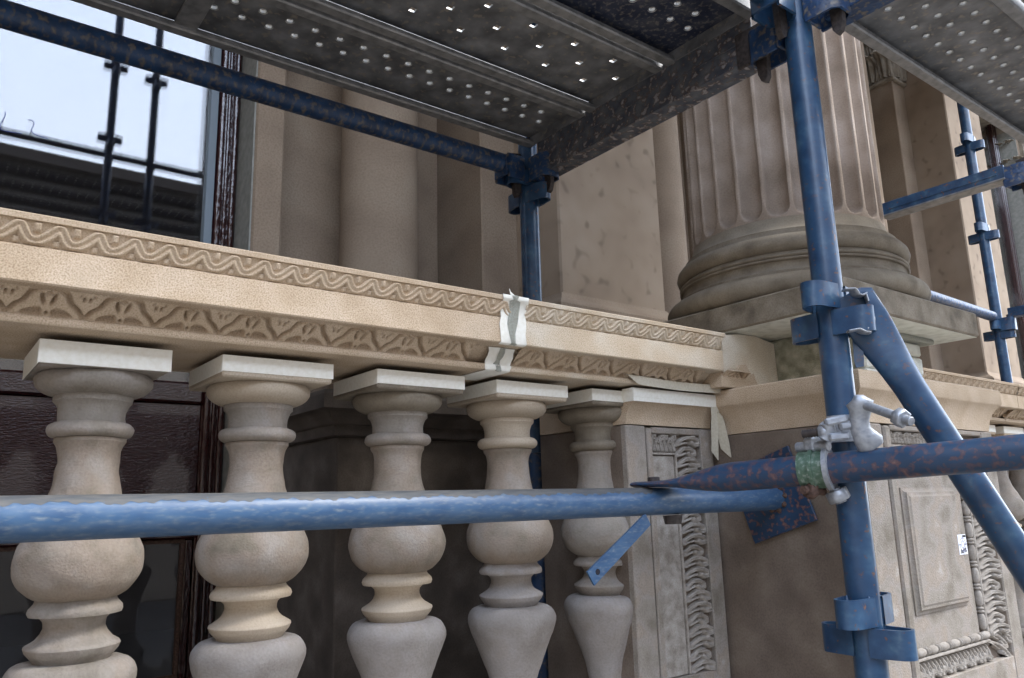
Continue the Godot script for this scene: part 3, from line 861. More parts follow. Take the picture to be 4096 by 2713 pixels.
func make_window(o: float, label: String, near: bool) -> void:
	var w := thing("window", label, "window", "maroon framed windows of the facade")
	var x0 := -0.160 + o
	var x1 := 0.684 + o
	for s in [[x1 - 0.064, x1, 1.0], [x0, x0 + 0.064, -1.0]]:
		var st := part(w, "stile", bx(Vector3(s[0], -0.75, -2.235), Vector3(s[1], 2.95, -2.178), 0.003), M.gloss)
		for k in 3:
			var r: float = [0.010, 0.006, 0.009][k]
			var x: float = (s[0] if s[2] > 0 else s[1]) + s[2] * [0.013, 0.032, 0.052][k]
			var b := Mb.new()
			b.lathe([pv([r, -0.745, r, 2.94])], 14, Vector3(x, 0, -2.178))
			part(st, "moulding", b.done(), M.gloss)
	var gx0 := x0 + 0.084
	var gx1 := x1 - 0.084
	part(w, "glazing_bead", bx(Vector3(gx1 - 0.004, 0.352, -2.200), Vector3(x1 - 0.0645, 2.94, -2.172), 0.002), M.bead_grey if near else M.gloss)
	part(w, "glazing_bead", bx(Vector3(x0 + 0.0645, 0.352, -2.200), Vector3(gx0 + 0.004, 2.94, -2.172), 0.002), M.bead_grey if near else M.gloss)
	part(w, "pane", bx(Vector3(gx0, 0.350, -2.2000), Vector3(gx1, 2.94, -2.1940), 0.0), M.glass)
	part(w, "pane", bx(Vector3(gx0, 0.350, -2.2220), Vector3(gx1, 2.94, -2.2160), 0.0), M.glass)
	part(w, "top_rail", bx(Vector3(x0 + 0.0645, 0.290, -2.235), Vector3(x1 - 0.0645, 0.347, -2.168), 0.006), M.gloss_panel)
	part(w, "spandrel_panel", bx(Vector3(x0 + 0.0645, -0.010, -2.230), Vector3(x1 - 0.0645, 0.2895, -2.180), 0.003), M.gloss_panel)
	part(w, "middle_rail", bx(Vector3(x0 + 0.0645, -0.062, -2.235), Vector3(x1 - 0.0645, -0.0105, -2.172), 0.005), M.gloss_panel)
	if near:
		for f in [[Vector3(gx0, -0.0725, -2.205), Vector3(gx1, -0.0625, -2.190)], [Vector3(gx0, -0.405, -2.205), Vector3(gx1, -0.394, -2.190)], [Vector3(gx1 - 0.010, -0.3935, -2.205), Vector3(gx1, -0.073, -2.190)]]:
			part(w, "casement_edge", bx(f[0], f[1], 0.001), M.rust_iron)
		part(w, "lower_stile", bx(Vector3(gx1 + 0.0005, -0.41, -2.235), Vector3(x1 - 0.0645, -0.0625, -2.186), 0.003), M.gloss)
		part(w, "lower_pane", bx(Vector3(gx0, -0.3935, -2.203), Vector3(gx1 - 0.0105, -0.073, -2.199), 0.0), M.glass_dull)
	part(w, "bottom_rail", bx(Vector3(x0 + 0.0645, -0.75, -2.235), Vector3(x1 - 0.0645, -0.4055, -2.178), 0.005), M.gloss_panel)


# ---------------------------------------------------------------- scaffold
func pressing_mesh() -> ArrayMesh:  # a V pressing: a bent strap open up and down, reaching out along +x from the tube's axis
	var m := Mb.new()
	var p := PackedVector2Array([Vector2(0.012, 0.0225)])
	p.append(Vector2(0.048, 0.0175))
	for i in 7:
		var a := PI / 2 - PI * (i + 1) / 8.0
		p.append(Vector2(0.052 + 0.0165 * cos(a), 0.0165 * sin(a)))
	p.append(Vector2(0.048, -0.0175))
	p.append(Vector2(0.012, -0.0225))
	m.strip(p, 0.0045, -0.021, 0.021)
	return m.done()


func make_standard(x: float, z: float, y0: float, y1: float, label: String, nodes: Array, mat: String) -> Node3D:
	var o := thing("scaffold_standard", label, "scaffold pole", "upright scaffold standards", Vector3(x, y0, z))
	var m := Mb.new()
	m.pipe(Vector3.ZERO, Vector3(0, y1 - y0, 0), 0.02415, 40)
	part(o, "tube", m.done(), M[mat])
	var pm := pressing_mesh()
	for y in nodes:
		for k in 4:
			part(o, "pressing", pm, M[mat], Transform3D(Basis(Vector3.UP, k * PI / 2 + 0.06), Vector3(0, y - y0 + (0.022 if k % 2 == 0 else -0.022), 0)))
		var w := Mb.new()
		for k in 4:
			var a := k * PI / 2 + PI / 4 + 0.06
			var c := Vector3(cos(a), 0, -sin(a)) * 0.0245
			w.tube(PackedVector3Array([c + Vector3(0, y - y0 - 0.045, 0), c + Vector3(0, y - y0 - 0.038, 0), c + Vector3(0, y - y0 + 0.038, 0), c + Vector3(0, y - y0 + 0.045, 0)]), PackedFloat32Array([0.001, 0.0045, 0.0045, 0.001]), PackedFloat32Array([0.001, 0.0045, 0.0045, 0.001]), Vector3.RIGHT, 10)
		part(o, "weld", w.done(), M[mat])
	return o


func wedge_end(o: Node3D, at: Vector3, turn: float, mat: String) -> void:  # the pressed hook and captive wedge at the end of a ledger or transom; +x points to the standard
	var t := Transform3D(Basis(Vector3.UP, turn), at)
	var m := Mb.new()
	m.strip(pv([-0.030, 0.026, 0.020, 0.026, 0.030, 0.016, 0.030, -0.016, 0.020, -0.026, -0.030, -0.026]), 0.005, -0.032, 0.030, t)
	m.box(Vector3(-0.034, -0.026, -0.026), Vector3(-0.028, 0.026, 0.026), 0.001, t)
	var h := part(o, "hook", m.done(), M[mat])
	var w := Mb.new()
	w.prism(pv([-0.014, 0.045, 0.014, 0.050, 0.012, -0.050, 0.006, -0.066, -0.002, -0.070, -0.008, -0.060]), -0.006, 0.006, t.translated_local(Vector3(0.014, 0, 0)))
	part(h, "wedge", w.done(), M.dark_iron)


func make_ledger(a: Vector3, b: Vector3, label: String, mat: String, hooks: Array) -> Node3D:
	var o := thing("scaffold_ledger", label, "scaffold pole", "horizontal scaffold ledgers")
	var m := Mb.new()
	m.pipe(a, b, 0.02415, 36)
	part(o, "tube", m.done(), M[mat])
	for h in hooks:
		wedge_end(o, h[0], h[1], mat)
	return o


func make_plank(x0: float, x1: float, z0: float, z1: float, y: float, label: String, square: bool, mat: String, rib := -99.0) -> void:
	var o := thing("scaffold_plank", label, "scaffold plank", "steel scaffold planks overhead")
	var w := z1 - z0
	var n := 2 if (not square and w < 0.235) else 3
	var top := y + 0.028
	var m := Mb.new()
	var rim := Mb.new()
	var step := 0.040 if n == 2 else 0.047
	var pitch := 0.109 if square else 0.0520
	var first := (z0 + z1) / 2.0 - step * n / 2.0
	m.quad(Vector3(x0, top, z0 + 0.003), Vector3(x0, top, first), Vector3(x1, top, first), Vector3(x1, top, z0 + 0.003))
	m.quad(Vector3(x0, top, first + step * n), Vector3(x0, top, z1 - 0.003), Vector3(x1, top, z1 - 0.003), Vector3(x1, top, first + step * n))
	for r in n:
		var za := first + r * step
		var zb := za + step
		var zc := (za + zb) / 2.0
		var xs := x0 + (pitch * 0.5 if r % 2 == 1 and (square or n == 2) else 0.0) - pitch
		while xs < x1:
			var a := maxf(xs, x0)
			var b := minf(xs + pitch, x1)
			var c := xs + pitch / 2.0
			if b - a < 0.001:
				xs += pitch
				continue
			if c - 0.014 < a or c + 0.014 > b:
				m.quad(Vector3(a, top, za), Vector3(b, top, za), Vector3(b, top, zb), Vector3(a, top, zb))
			else:
				var outer := [Vector2(b, zc), Vector2(b, zb), Vector2(c, zb), Vector2(a, zb), Vector2(a, zc), Vector2(a, za), Vector2(c, za), Vector2(b, za)]
				var hole := []
				for k in 8:
					var ang := k * PI / 4
					if square:
						hole.append(Vector2(c, zc) + Vector2(clampf(cos(ang) * 1.5, -1, 1) * 0.0062, clampf(sin(ang) * 1.5, -1, 1) * 0.0062))
					else:
						hole.append(Vector2(c, zc) + Vector2(cos(ang), sin(ang)) * 0.0066)
				for k in 8:
					var k2 := (k + 1) % 8
					m.quad(Vector3(outer[k].x, top, outer[k].y), Vector3(outer[k2].x, top, outer[k2].y), Vector3(hole[k2].x, top, hole[k2].y), Vector3(hole[k].x, top, hole[k].y))
				var seg := 8 if square else 16
				for k in seg:
					var p := []
					for q in [k, k + 1]:
						var ang: float = q * TAU / seg
						if square:
							var e := Vector2(clampf(cos(ang) * 1.5, -1, 1), clampf(sin(ang) * 1.5, -1, 1)) * 0.0062
							p.append(Vector3(c + e.x, top, zc + e.y))
							p.append(Vector3(c + e.x, top + 0.004, zc + e.y))
						else:
							p.append(Vector3(c + cos(ang) * 0.0084, top - 0.001, zc + sin(ang) * 0.0084))
							p.append(Vector3(c + cos(ang) * 0.0058, top + 0.006, zc + sin(ang) * 0.0058))
					rim.quad(p[0], p[1], p[3], p[2], -1 if square else 1)
			xs += pitch
	part(o, "tread", m.done(), M[mat])
	var rp := part(o, "hole_rims", rim.done(), M.rim_steel)
	rp.set_meta("kind", "stuff")
	for s in [[z0, 1.0], [z1, -1.0]]:
		var f := Mb.new()  # the folded edge: web, lip and return
		f.along([pv([0.0, 0.030, 0.0, 0.003]), pv([0.0, 0.003, 0.003, 0.0]), pv([0.003, 0.0, 0.022, 0.0]), pv([0.022, 0.0, 0.025, 0.003]), pv([0.025, 0.003, 0.025, 0.010]), pv([0.025, 0.010, 0.0235, 0.010]), pv([0.0235, 0.010, 0.0235, 0.004]), pv([0.0235, 0.004, 0.004, 0.0025]), pv([0.004, 0.0025, 0.002, 0.006]), pv([0.002, 0.006, 0.002, 0.030])], Vector3(x0, y, s[0]), Vector3.RIGHT, Vector3(0, 0, s[1]), x1 - x0, false)
		part(o, "folded_edge", f.done(), M.flange)
	part(o, "end_plate", bx(Vector3(x1 - 0.003, y + 0.001, z0 + 0.003), Vector3(x1, top - 0.001, z1 - 0.003), 0.0005), M.deck)
	if rib > -90.0:
		part(o, "stiffener", bx(Vector3(rib, y + 0.008, z0 + 0.003), Vector3(rib + 0.042, y + 0.013, z1 - 0.003), 0.002), M.flange)


func make_transom(x: float, z0: float, z1: float, y0: float, y1: float, label: String, mat: String, lower: String) -> Node3D:
	var o := thing("scaffold_transom", label, "scaffold transom", "scaffold transoms")
	part(o, "web", bx(Vector3(x, y0 + 0.004, z0), Vector3(x + 0.006, y1, z1), 0.0015), M[mat])
	part(o, "bottom_flange", bx(Vector3(x - 0.0015, y0, z0), Vector3(x + 0.050, y0 + 0.0065, z1), 0.0015), M[lower])
	part(o, "far_web", bx(Vector3(x + 0.044, y0 + 0.0067, z0), Vector3(x + 0.050, y1, z1), 0.0015), M[mat])
	part(o, "crease", bx(Vector3(x - 0.002, (y0 + y1) / 2.0 - 0.004, z0 + 0.02), Vector3(x - 0.0001, (y0 + y1) / 2.0 - 0.001, z1 - 0.02), 0.0006), M[mat])
	return o


func band(m: Mb, a: Vector3, d: Vector3, r0: float, r1: float, width: float, from: float, to: float, side: Vector3) -> void:  # part of a ring round an axis
	var u := (side - d * side.dot(d)).normalized()
	var v := d.cross(u)
	var n := 20
	var inner := []
	var outer := []
	for w in [-width / 2.0, width / 2.0]:
		var ri := PackedVector3Array()
		var ro := PackedVector3Array()
		for i in n + 1:
			var g := deg_to_rad(lerpf(from, to, float(i) / n))
			var e := u * cos(g) + v * sin(g)
			ri.append(a + d * w + e * r0)
			ro.append(a + d * w + e * r1)
		inner.append(ri)
		outer.append(ro)
	m.rows([outer[1], outer[0]], 1)
	m.rows([inner[0], inner[1]], 2)
	m.rows([outer[0], inner[0]], -1)
	m.rows([inner[1], outer[1]], -1)
	for i in [0, n]:
		m.quad(inner[0][i], outer[0][i], outer[1][i], inner[1][i])


func bolt(o: Node3D, a: Vector3, b: Vector3, r: float, mat: String, nut_at: float, nut_mat: String) -> void:
	var d := (b - a).normalized()
	var n := int(a.distance_to(b) / 0.0022)
	var path := PackedVector3Array()
	var rr := PackedFloat32Array()
	for i in n + 1:
		path.append(a.lerp(b, float(i) / n))
		rr.append(r * (1.0 if i % 2 == 0 else 0.84))
	var m := Mb.new()
	m.tube(path, rr, rr, Vector3.UP, 12)
	var p := part(o, "bolt", m.done(), M[mat])
	var h := Mb.new()
	var c := a.lerp(b, nut_at)
	var k := r * 1.95
	h.tube(PackedVector3Array([c - d * r * 1.0, c - d * r * 0.8, c + d * r * 0.8, c + d * r * 1.0]), PackedFloat32Array([k * 0.88, k, k, k * 0.88]), PackedFloat32Array([k * 0.88, k, k, k * 0.88]), Vector3.UP, 6)
	part(p, "nut", h.done(), M[nut_mat])


func tube_patch(x0: float, x1: float, a0: float, a1: float, n: int, sd: float, ragged: float) -> ArrayMesh:  # a ragged skin of another colour on the front guard pole: angles from its top towards the street
	var m := Mb.new()
	var r := []
	var rad := 0.02435 if a0 < 0.0 else 0.02455
	for i in n + 1:
		var f := float(i) / n
		var x := lerpf(x0, x1, f)
		var close := minf(1.0, minf(f, 1.0 - f) * n / 3.0)
		var mid := (a0 + a1) / 2.0
		var lo := lerpf(mid, a0 + ragged * (sin(x * 61.0 + sd) + sin(x * 143.0 + sd * 2.0) + sin(x * 317.0 + sd * 3.0)) / 2.0, close)
		var hi := lerpf(mid, a1 + ragged * (sin(x * 53.0 + sd * 4.0) + sin(x * 171.0 + sd) + sin(x * 401.0 + sd * 5.0)) / 2.0, close)
		var row := PackedVector3Array()
		for j in 9:
			var a := deg_to_rad(lerpf(lo, hi, j / 8.0))
			row.append(Vector3(x, cos(a) * rad, -0.979 + sin(a) * rad))
		r.append(row)
	m.rows(r, 1, true)
	return m.done()


func make_scaffold() -> void:
	make_standard(1.200, -0.680, -1.70, 3.1, "blue upright pole in front of the pedestal, holding the green coupler", [-0.69, -0.195, 0.30, 1.29], "blue")
	var behind := make_standard(1.190, -1.450, 0.12, 3.1, "blue upright pole standing behind the taped coping joint", [0.785, 1.29], "blue")
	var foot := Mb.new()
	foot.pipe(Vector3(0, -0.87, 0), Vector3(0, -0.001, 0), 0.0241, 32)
	part(behind, "shaded_lower_tube", foot.done(), M.blue_dirt_and_shade)  # coloured darker to paint in the shade behind the balusters
	part(behind, "pressing", pressing_mesh(), M.blue_dirt_and_shade, Transform3D(Basis(Vector3.UP, 0.06), Vector3(0, -0.30, 0)))
	make_standard(4.200, -1.515, -0.75, 3.6, "thin blue upright pole far along the terrace, in front of the far pilaster", [0.30, 0.775, 1.28, 1.765], "blue")
	make_standard(2.500, -0.690, -1.70, 3.1, "blue upright pole carrying the short blue transom beside the column", [-0.195, 0.30, 1.29], "blue")
	# front guard pole with its welded base plate against the pedestal
	var g := make_ledger(Vector3(-0.9, 0.0, -0.979), Vector3(1.4300, 0.0, -0.979), "scuffed pale blue pole lying across the balusters, its end on a rusty base plate", "blue_scuffed", [])
	var c := cos(deg_to_rad(18))
	var s := sin(deg_to_rad(18))
	var pm := Mb.new()
	pm.box(Vector3(-0.0785, -0.0785, -0.003), Vector3(0.0785, 0.0785, 0.003), 0.001)
	part(g, "base_plate", pm.done(), M.blue_rusty, Transform3D(Basis(Vector3(0, s, c), Vector3(0, c, -s), Vector3.LEFT), Vector3(1.4335, 0.006, -0.987)))
	var wl := Mb.new()
	for i in 9:
		var a := TAU * i / 9.0
		var q := Vector3(1.4275, 0.0255 * cos(a), -0.979 + 0.0255 * sin(a))
		wl.tube(PackedVector3Array([q - Vector3(0.004, 0, 0), q, q + Vector3(0.0025, 0, 0)]), PackedFloat32Array([0.002, 0.0055 + 0.002 * sin(i * 2.3), 0.006]), PackedFloat32Array([0.002, 0.0055, 0.006]), Vector3.UP, 8)
	part(g, "weld", wl.done(), M.rust_iron)
	part(g, "worn_top", tube_patch(-0.9, 1.06, -30.0, 52.0, 480, 1.0, 7.0), M.worn)
	# the flattened tube clipped across it
	var a0 := Vector3(1.0565, 0.0300, -1.003)
	var e0 := Vector3(1.224, 0.0535, -0.434)
	var path := PackedVector3Array()
	var rx := PackedFloat32Array()
	var ry := PackedFloat32Array()
	var side := (e0 - a0).normalized().cross(Vector3.UP).normalized()
	for t in [0.0, 0.01, 0.06, 0.10, 0.13, 0.16, 0.19, 0.22, 0.26, 0.30, 0.35, 0.7, 1.0, 1.8]:
		var k := smoothstep(0.07, 0.30, t)
		var p := a0.lerp(e0, t)
		p.y = lerpf(0.0300, a0.lerp(e0, t).y, k)
		path.append(p)
		rx.append(lerpf(0.034, 0.02415, k))
		ry.append(lerpf(0.0055, 0.02415, k))
	var fb := thing("scaffold_brace", "dark blue rusty tube with a flattened end bolted on the pale guard pole", "scaffold pole", "scaffold braces")
	var fm := Mb.new()
	fm.tube(path, rx, ry, side, 32)
	part(fb, "tube", fm.done(), M.blue_rusty)
	var bh := Mb.new()
	bh.lathe([pv([0.0, 0.0355, 0.011, 0.0355]), pv([0.011, 0.0355, 0.011, 0.042]), pv([0.011, 0.042, 0.009, 0.0435, 0.0, 0.0435])], 20, Vector3(1.0675, -0.0005, -0.9760))
	part(fb, "bolt_head", bh.done(), M.dark_iron)
	var bn := Mb.new()
	bn.lathe([pv([0.0, -0.041, 0.015, -0.041]), pv([0.015, -0.041, 0.018, -0.0255])], 6, Vector3(1.115, 0, -0.979))
	part(fb, "bolt_nut", bn.done(), M.dark_iron)
	# the flat link hanging from the same bolt
	var fl := thing("flat_link", "short blue flat bar with a hole, hanging off the pale guard pole", "bar")
	var lt := Vector3(1.030, -0.0300, -0.962)
	var lb := Vector3(0.893, -0.1160, -0.962)
	var d := (lt - lb).normalized()
	var up := Vector3(-d.y, d.x, 0)
	var bars := Mb.new()
	var le := lt.distance_to(lb)
	var outer := pv([-0.004, -0.013, le, -0.011, le, 0.011, -0.004, 0.013])
	bars.prism(outer, -0.002, 0.002, Transform3D(Basis(d, up, Vector3.BACK), lb))
	part(fl, "bar", bars.done(), M.blue_scuffed)
	var hm := Mb.new()
	hm.lathe([pv([0.0, 0.0, 0.0050, 0.0]), pv([0.0050, 0.0, 0.0046, 0.0006])], 14)
	part(fl, "bolt_hole", hm.done(), M.ink, Transform3D(Basis(Vector3.RIGHT, Vector3.BACK, Vector3.DOWN), lb + d * 0.014 + Vector3(0, 0, 0.0021)))
	# the sloping brace
	var top := Vector3(1.213, 0.3050, -0.640)
	var low := Vector3(1.386, -0.118, -0.512)
	var bd := (low - top).normalized()
	var bs := thing("scaffold_brace", "bright blue sloping tube hooked to the pole's upper pressing by its flattened end", "scaffold pole", "scaffold braces")
	var bp := PackedVector3Array()
	var b1 := PackedFloat32Array()
	var b2 := PackedFloat32Array()
	for t in [-0.05, -0.03, 0.06, 0.10, 0.15, 0.2, 0.25, 0.32, 0.6, 1.0, 2.0, 2.9]:
		var k := smoothstep(0.05, 0.34, t)
		bp.append(top + (low - top) * t)
		b1.append(lerpf(0.036, 0.02415, k) * (0.55 if t < -0.04 else 1.0))
		b2.append(lerpf(0.006, 0.02415, k))
	var view_side := bd.cross(Vector3(-0.72, 0.05, 0.55).normalized()).normalized()
	var bm := Mb.new()
	bm.tube(bp, b1, b2, view_side, 32)
	part(bs, "tube", bm.done(), M.blue)
	var hk := Mb.new()
	for q in [[Vector3(1.1800, 0.3275, -0.642), Vector3(1.1907, 0.3275, -0.6323), Vector3(1.1965, 0.3185, -0.6300), Vector3(1.2030, 0.3165, -0.6250), Vector3(1.2080, 0.3200, -0.6210), Vector3(1.2095, 0.3060, -0.6190)], [Vector3(1.1740, 0.2570, -0.6390), Vector3(1.1849, 0.2595, -0.6289), Vector3(1.1930, 0.2545, -0.6235), Vector3(1.1999, 0.2535, -0.6185), Vector3(1.2005, 0.2620, -0.6150), Vector3(1.2000, 0.2800, -0.6130)]]:
		var cu := Curve3D.new()
		for v: Vector3 in q:
			cu.add_point(v)
		cu.bake_interval = 0.004
		var pts := cu.get_baked_points()
		var ra := PackedFloat32Array()
		var rb := PackedFloat32Array()
		for i in pts.size():
			ra.append(0.0022)
			rb.append(0.0105)
		hk.tube(pts, ra, rb, Vector3.UP, 10)
	part(bs, "hook", hk.done(), M.galvanised)
	var hw := Mb.new()
	hw.prism(pv([-0.008, 0.06, 0.008, 0.06, 0.007, -0.02, 0.006, -0.032, -0.006, -0.032, -0.008, -0.02]), -0.002, 0.002, Transform3D(Basis(Vector3(0.55, 0.10, 0.83).normalized(), Vector3(0.06, 1, 0).normalized(), Vector3(-0.83, 0, 0.55)), Vector3(1.2165, 0.236, -0.6480)))
	part(bs, "wedge", hw.done(), M.blue)
	# swivel coupler: green half round the flattened tube, grey half round the pole
	var cp := thing("swivel_coupler", "green and grey swivel coupler clamping the rusty tube to the blue pole", "coupler")
	var td := (e0 - a0).normalized()
	var tc := a0.lerp(e0, 0.525)
	var gm := Mb.new()
	band(gm, tc, td, 0.0245, 0.0300, 0.042, -120, 150, Vector3.LEFT)
	band(gm, tc, td, 0.0245, 0.0335, 0.006, -120, 150, Vector3.LEFT)
	part(cp, "saddle", gm.done(), M.green_iron)
	var gs := Mb.new()
	band(gs, tc + td * 0.022, td, 0.0245, 0.0345, 0.007, -150, 160, Vector3.LEFT)
	gs.box(tc + Vector3(-0.014, 0.026, -0.010), tc + Vector3(0.014, 0.052, 0.012), 0.006)
	part(cp, "saddle_edge", gs.done(), M.galvanised)
	var hg := Mb.new()
	hg.tube(PackedVector3Array([tc + Vector3(-0.004, 0.036, -0.024), tc + Vector3(-0.004, 0.036, 0.030)]), PackedFloat32Array([0.0085, 0.0085]), PackedFloat32Array([0.0085, 0.0085]), Vector3.UP, 16)
	part(cp, "hinge_pin", hg.done(), M.galvanised)
	bolt(cp, tc + Vector3(-0.030, -0.031, -0.006), tc + Vector3(0.012, -0.034, 0.004), 0.0070, "rust_iron", 0.35, "rust_iron")
	var ck := Mb.new()
	var sc := Vector3(1.200, 0.105, -0.680)
	band(ck, sc, Vector3.UP, 0.0245, 0.0315, 0.040, -60, 130, Vector3(-0.5, 0, 0.85))
	band(ck, sc + Vector3(0, 0.018, 0), Vector3.UP, 0.0245, 0.0360, 0.006, -70, 150, Vector3(-0.5, 0, 0.85))
	band(ck, sc - Vector3(0, 0.018, 0), Vector3.UP, 0.0245, 0.0360, 0.006, -70, 150, Vector3(-0.5, 0, 0.85))
	part(cp, "pole_saddle", ck.done(), M.galvanised)
	var fp := Mb.new()
	fp.tube(PackedVector3Array([Vector3(1.1440, 0.1480, -0.6230), Vector3(1.1430, 0.1455, -0.6200), Vector3(1.1450, 0.1380, -0.6180), Vector3(1.1490, 0.1270, -0.6210), Vector3(1.1500, 0.1130, -0.6240), Vector3(1.1510, 0.0990, -0.6250), Vector3(1.1560, 0.0870, -0.6220), Vector3(1.1620, 0.0770, -0.6180), Vector3(1.1660, 0.0700, -0.6150)]), PackedFloat32Array([0.004, 0.010, 0.020, 0.016, 0.0135, 0.0145, 0.018, 0.021, 0.016]), PackedFloat32Array([0.004, 0.010, 0.011, 0.008, 0.007, 0.008, 0.010, 0.011, 0.008]), Vector3(0.55, 0, 0.83), 20)
	fp.tube(PackedVector3Array([Vector3(1.168, 0.135, -0.636), Vector3(1.150, 0.134, -0.616)]), PackedFloat32Array([0.012, 0.012]), PackedFloat32Array([0.012, 0.012]), Vector3.UP, 16)
	part(cp, "flap", fp.done(), M.galvanised)
	for q in [[Vector3(1.1190, 0.1110, -0.6640), Vector3(1.1430, 0.1170, -0.6400), 0.0062], [Vector3(1.1340, 0.1040, -0.6500), Vector3(1.1480, 0.1070, -0.6370), 0.0068], [Vector3(1.1240, 0.0890, -0.6640), Vector3(1.1470, 0.0905, -0.6430), 0.0062]]:
		var lg := Mb.new()
		var dl: Vector3 = (q[1] - q[0]).normalized()
		lg.box(Vector3(0, -q[2], -0.007), Vector3(q[0].distance_to(q[1]), q[2], 0.007), 0.0035, Transform3D(Basis(dl, dl.cross(Vector3.UP).normalized().cross(dl), dl.cross(Vector3.UP).normalized()), q[0]))
		part(cp, "lug", lg.done(), M.galvanised)
	var lk := Mb.new()
	lk.tube(PackedVector3Array([Vector3(1.126, 0.113, -0.664), Vector3(1.132, 0.100, -0.664), Vector3(1.128, 0.086, -0.672)]), PackedFloat32Array([0.010, 0.008, 0.010]), PackedFloat32Array([0.012, 0.012, 0.012]), Vector3.BACK, 14)
	part(cp, "link", lk.done(), M.galvanised)
	bolt(cp, Vector3(1.124, 0.098, -0.706), Vector3(1.130, 0.099, -0.670), 0.0070, "dark_iron", 0.95, "galvanised")
	bolt(cp, Vector3(1.1450, 0.1330, -0.6080), Vector3(1.1195, 0.1000, -0.5320), 0.0072, "galvanised", 0.77, "galvanised")
	bolt(cp, tc + Vector3(0.016, -0.030, 0.020), tc + Vector3(0.022, -0.052, 0.026), 0.009, "galvanised", 0.5, "galvanised")
	# overhead: ledgers, transoms, planks
	make_ledger(Vector3(-1.2, 0.838, -1.450), Vector3(1.110, 0.838, -1.450), "dirty dark blue pole crossing above the window, mud splashed at one end", "blue_dirt_and_shade", [[Vector3(1.135, 0.826, -1.450), 0.0]])
	make_standard(2.500, -1.450, -0.75, 3.1, "blue upright pole hidden behind the column shaft", [0.30, 0.785], "blue")
	make_ledger(Vector3(2.53, 0.838, -1.460), Vector3(4.13, 0.838, -1.510), "grime covered pole running behind the column base to the far standard", "blue_dirt_and_shade", [])
	make_ledger(Vector3(-1.2, 0.880, -0.690), Vector3(1.120, 0.880, -0.690), "blue pole along the outer edge of the overhead planks", "blue", [[Vector3(1.145, 0.868, -0.688), 0.0]])
	var tr := make_transom(1.185, -1.405, -0.765, 0.808, 0.905, "rusty blue-grey steel beam under the plank ends, spanning between the two poles", "transom", "transom")
	wedge_end(tr, Vector3(1.197, 0.826, -1.392), -PI / 2, "blue_dirt_and_shade")
	wedge_end(tr, Vector3(1.197, 0.826, -0.738), PI / 2, "blue_dirt_and_shade")
	part(tr, "end_bracket", bx(Vector3(1.180, 0.800, -0.800), Vector3(1.188, 0.872, -0.735), 0.002), M.dark_iron)
	var up2 := make_transom(1.225, -0.640, 0.30, 0.835, 0.900, "blue steel bracket beam reaching outwards from the pole under the street side planks", "blue_dirt_and_shade", "blue_dirt_and_shade")
	wedge_end(up2, Vector3(1.212, 0.856, -0.625), -PI / 2, "blue_dirt_and_shade")
	make_transom(2.440, -1.170, -0.800, 0.884, 0.930, "short clean blue beam poking out past the column, grey underneath", "blue", "flange")
	var t3 := thing("scaffold_bracket", "dark blue hook bracket holding the short clean beam to its pole", "bracket")
	wedge_end(t3, Vector3(2.470, 0.892, -0.775), -PI / 2, "blue_dirt_and_shade")
	var t4 := make_transom(4.19, -1.46, -0.70, 0.830, 0.876, "small blue beam hooked to the far thin pole", "blue", "blue_dirt_and_shade")
	wedge_end(t4, Vector3(4.20, 0.80, -1.470), -PI / 2, "blue")
	make_plank(-2.0, 1.184, -1.435, -1.222, 0.892, "steel plank with round holes above the dirty blue pole", false, "deck", 0.312)
	make_plank(-2.0, 1.184, -1.212, -0.982, 0.892, "steel plank with square holes between two round-holed planks", true, "deck")
	make_plank(-2.0, 1.184, -0.972, -0.748, 0.892, "blue stained steel plank with round holes along the outer edge", false, "deck_blue")
	make_plank(1.300, 4.6, -0.690, -0.452, 0.900, "street side steel plank with three rows of holes, edge running past the column", false, "deck")
	make_plank(1.300, 4.6, -0.442, -0.205, 0.900, "second street side steel plank, next to the one passing the column", false, "deck")


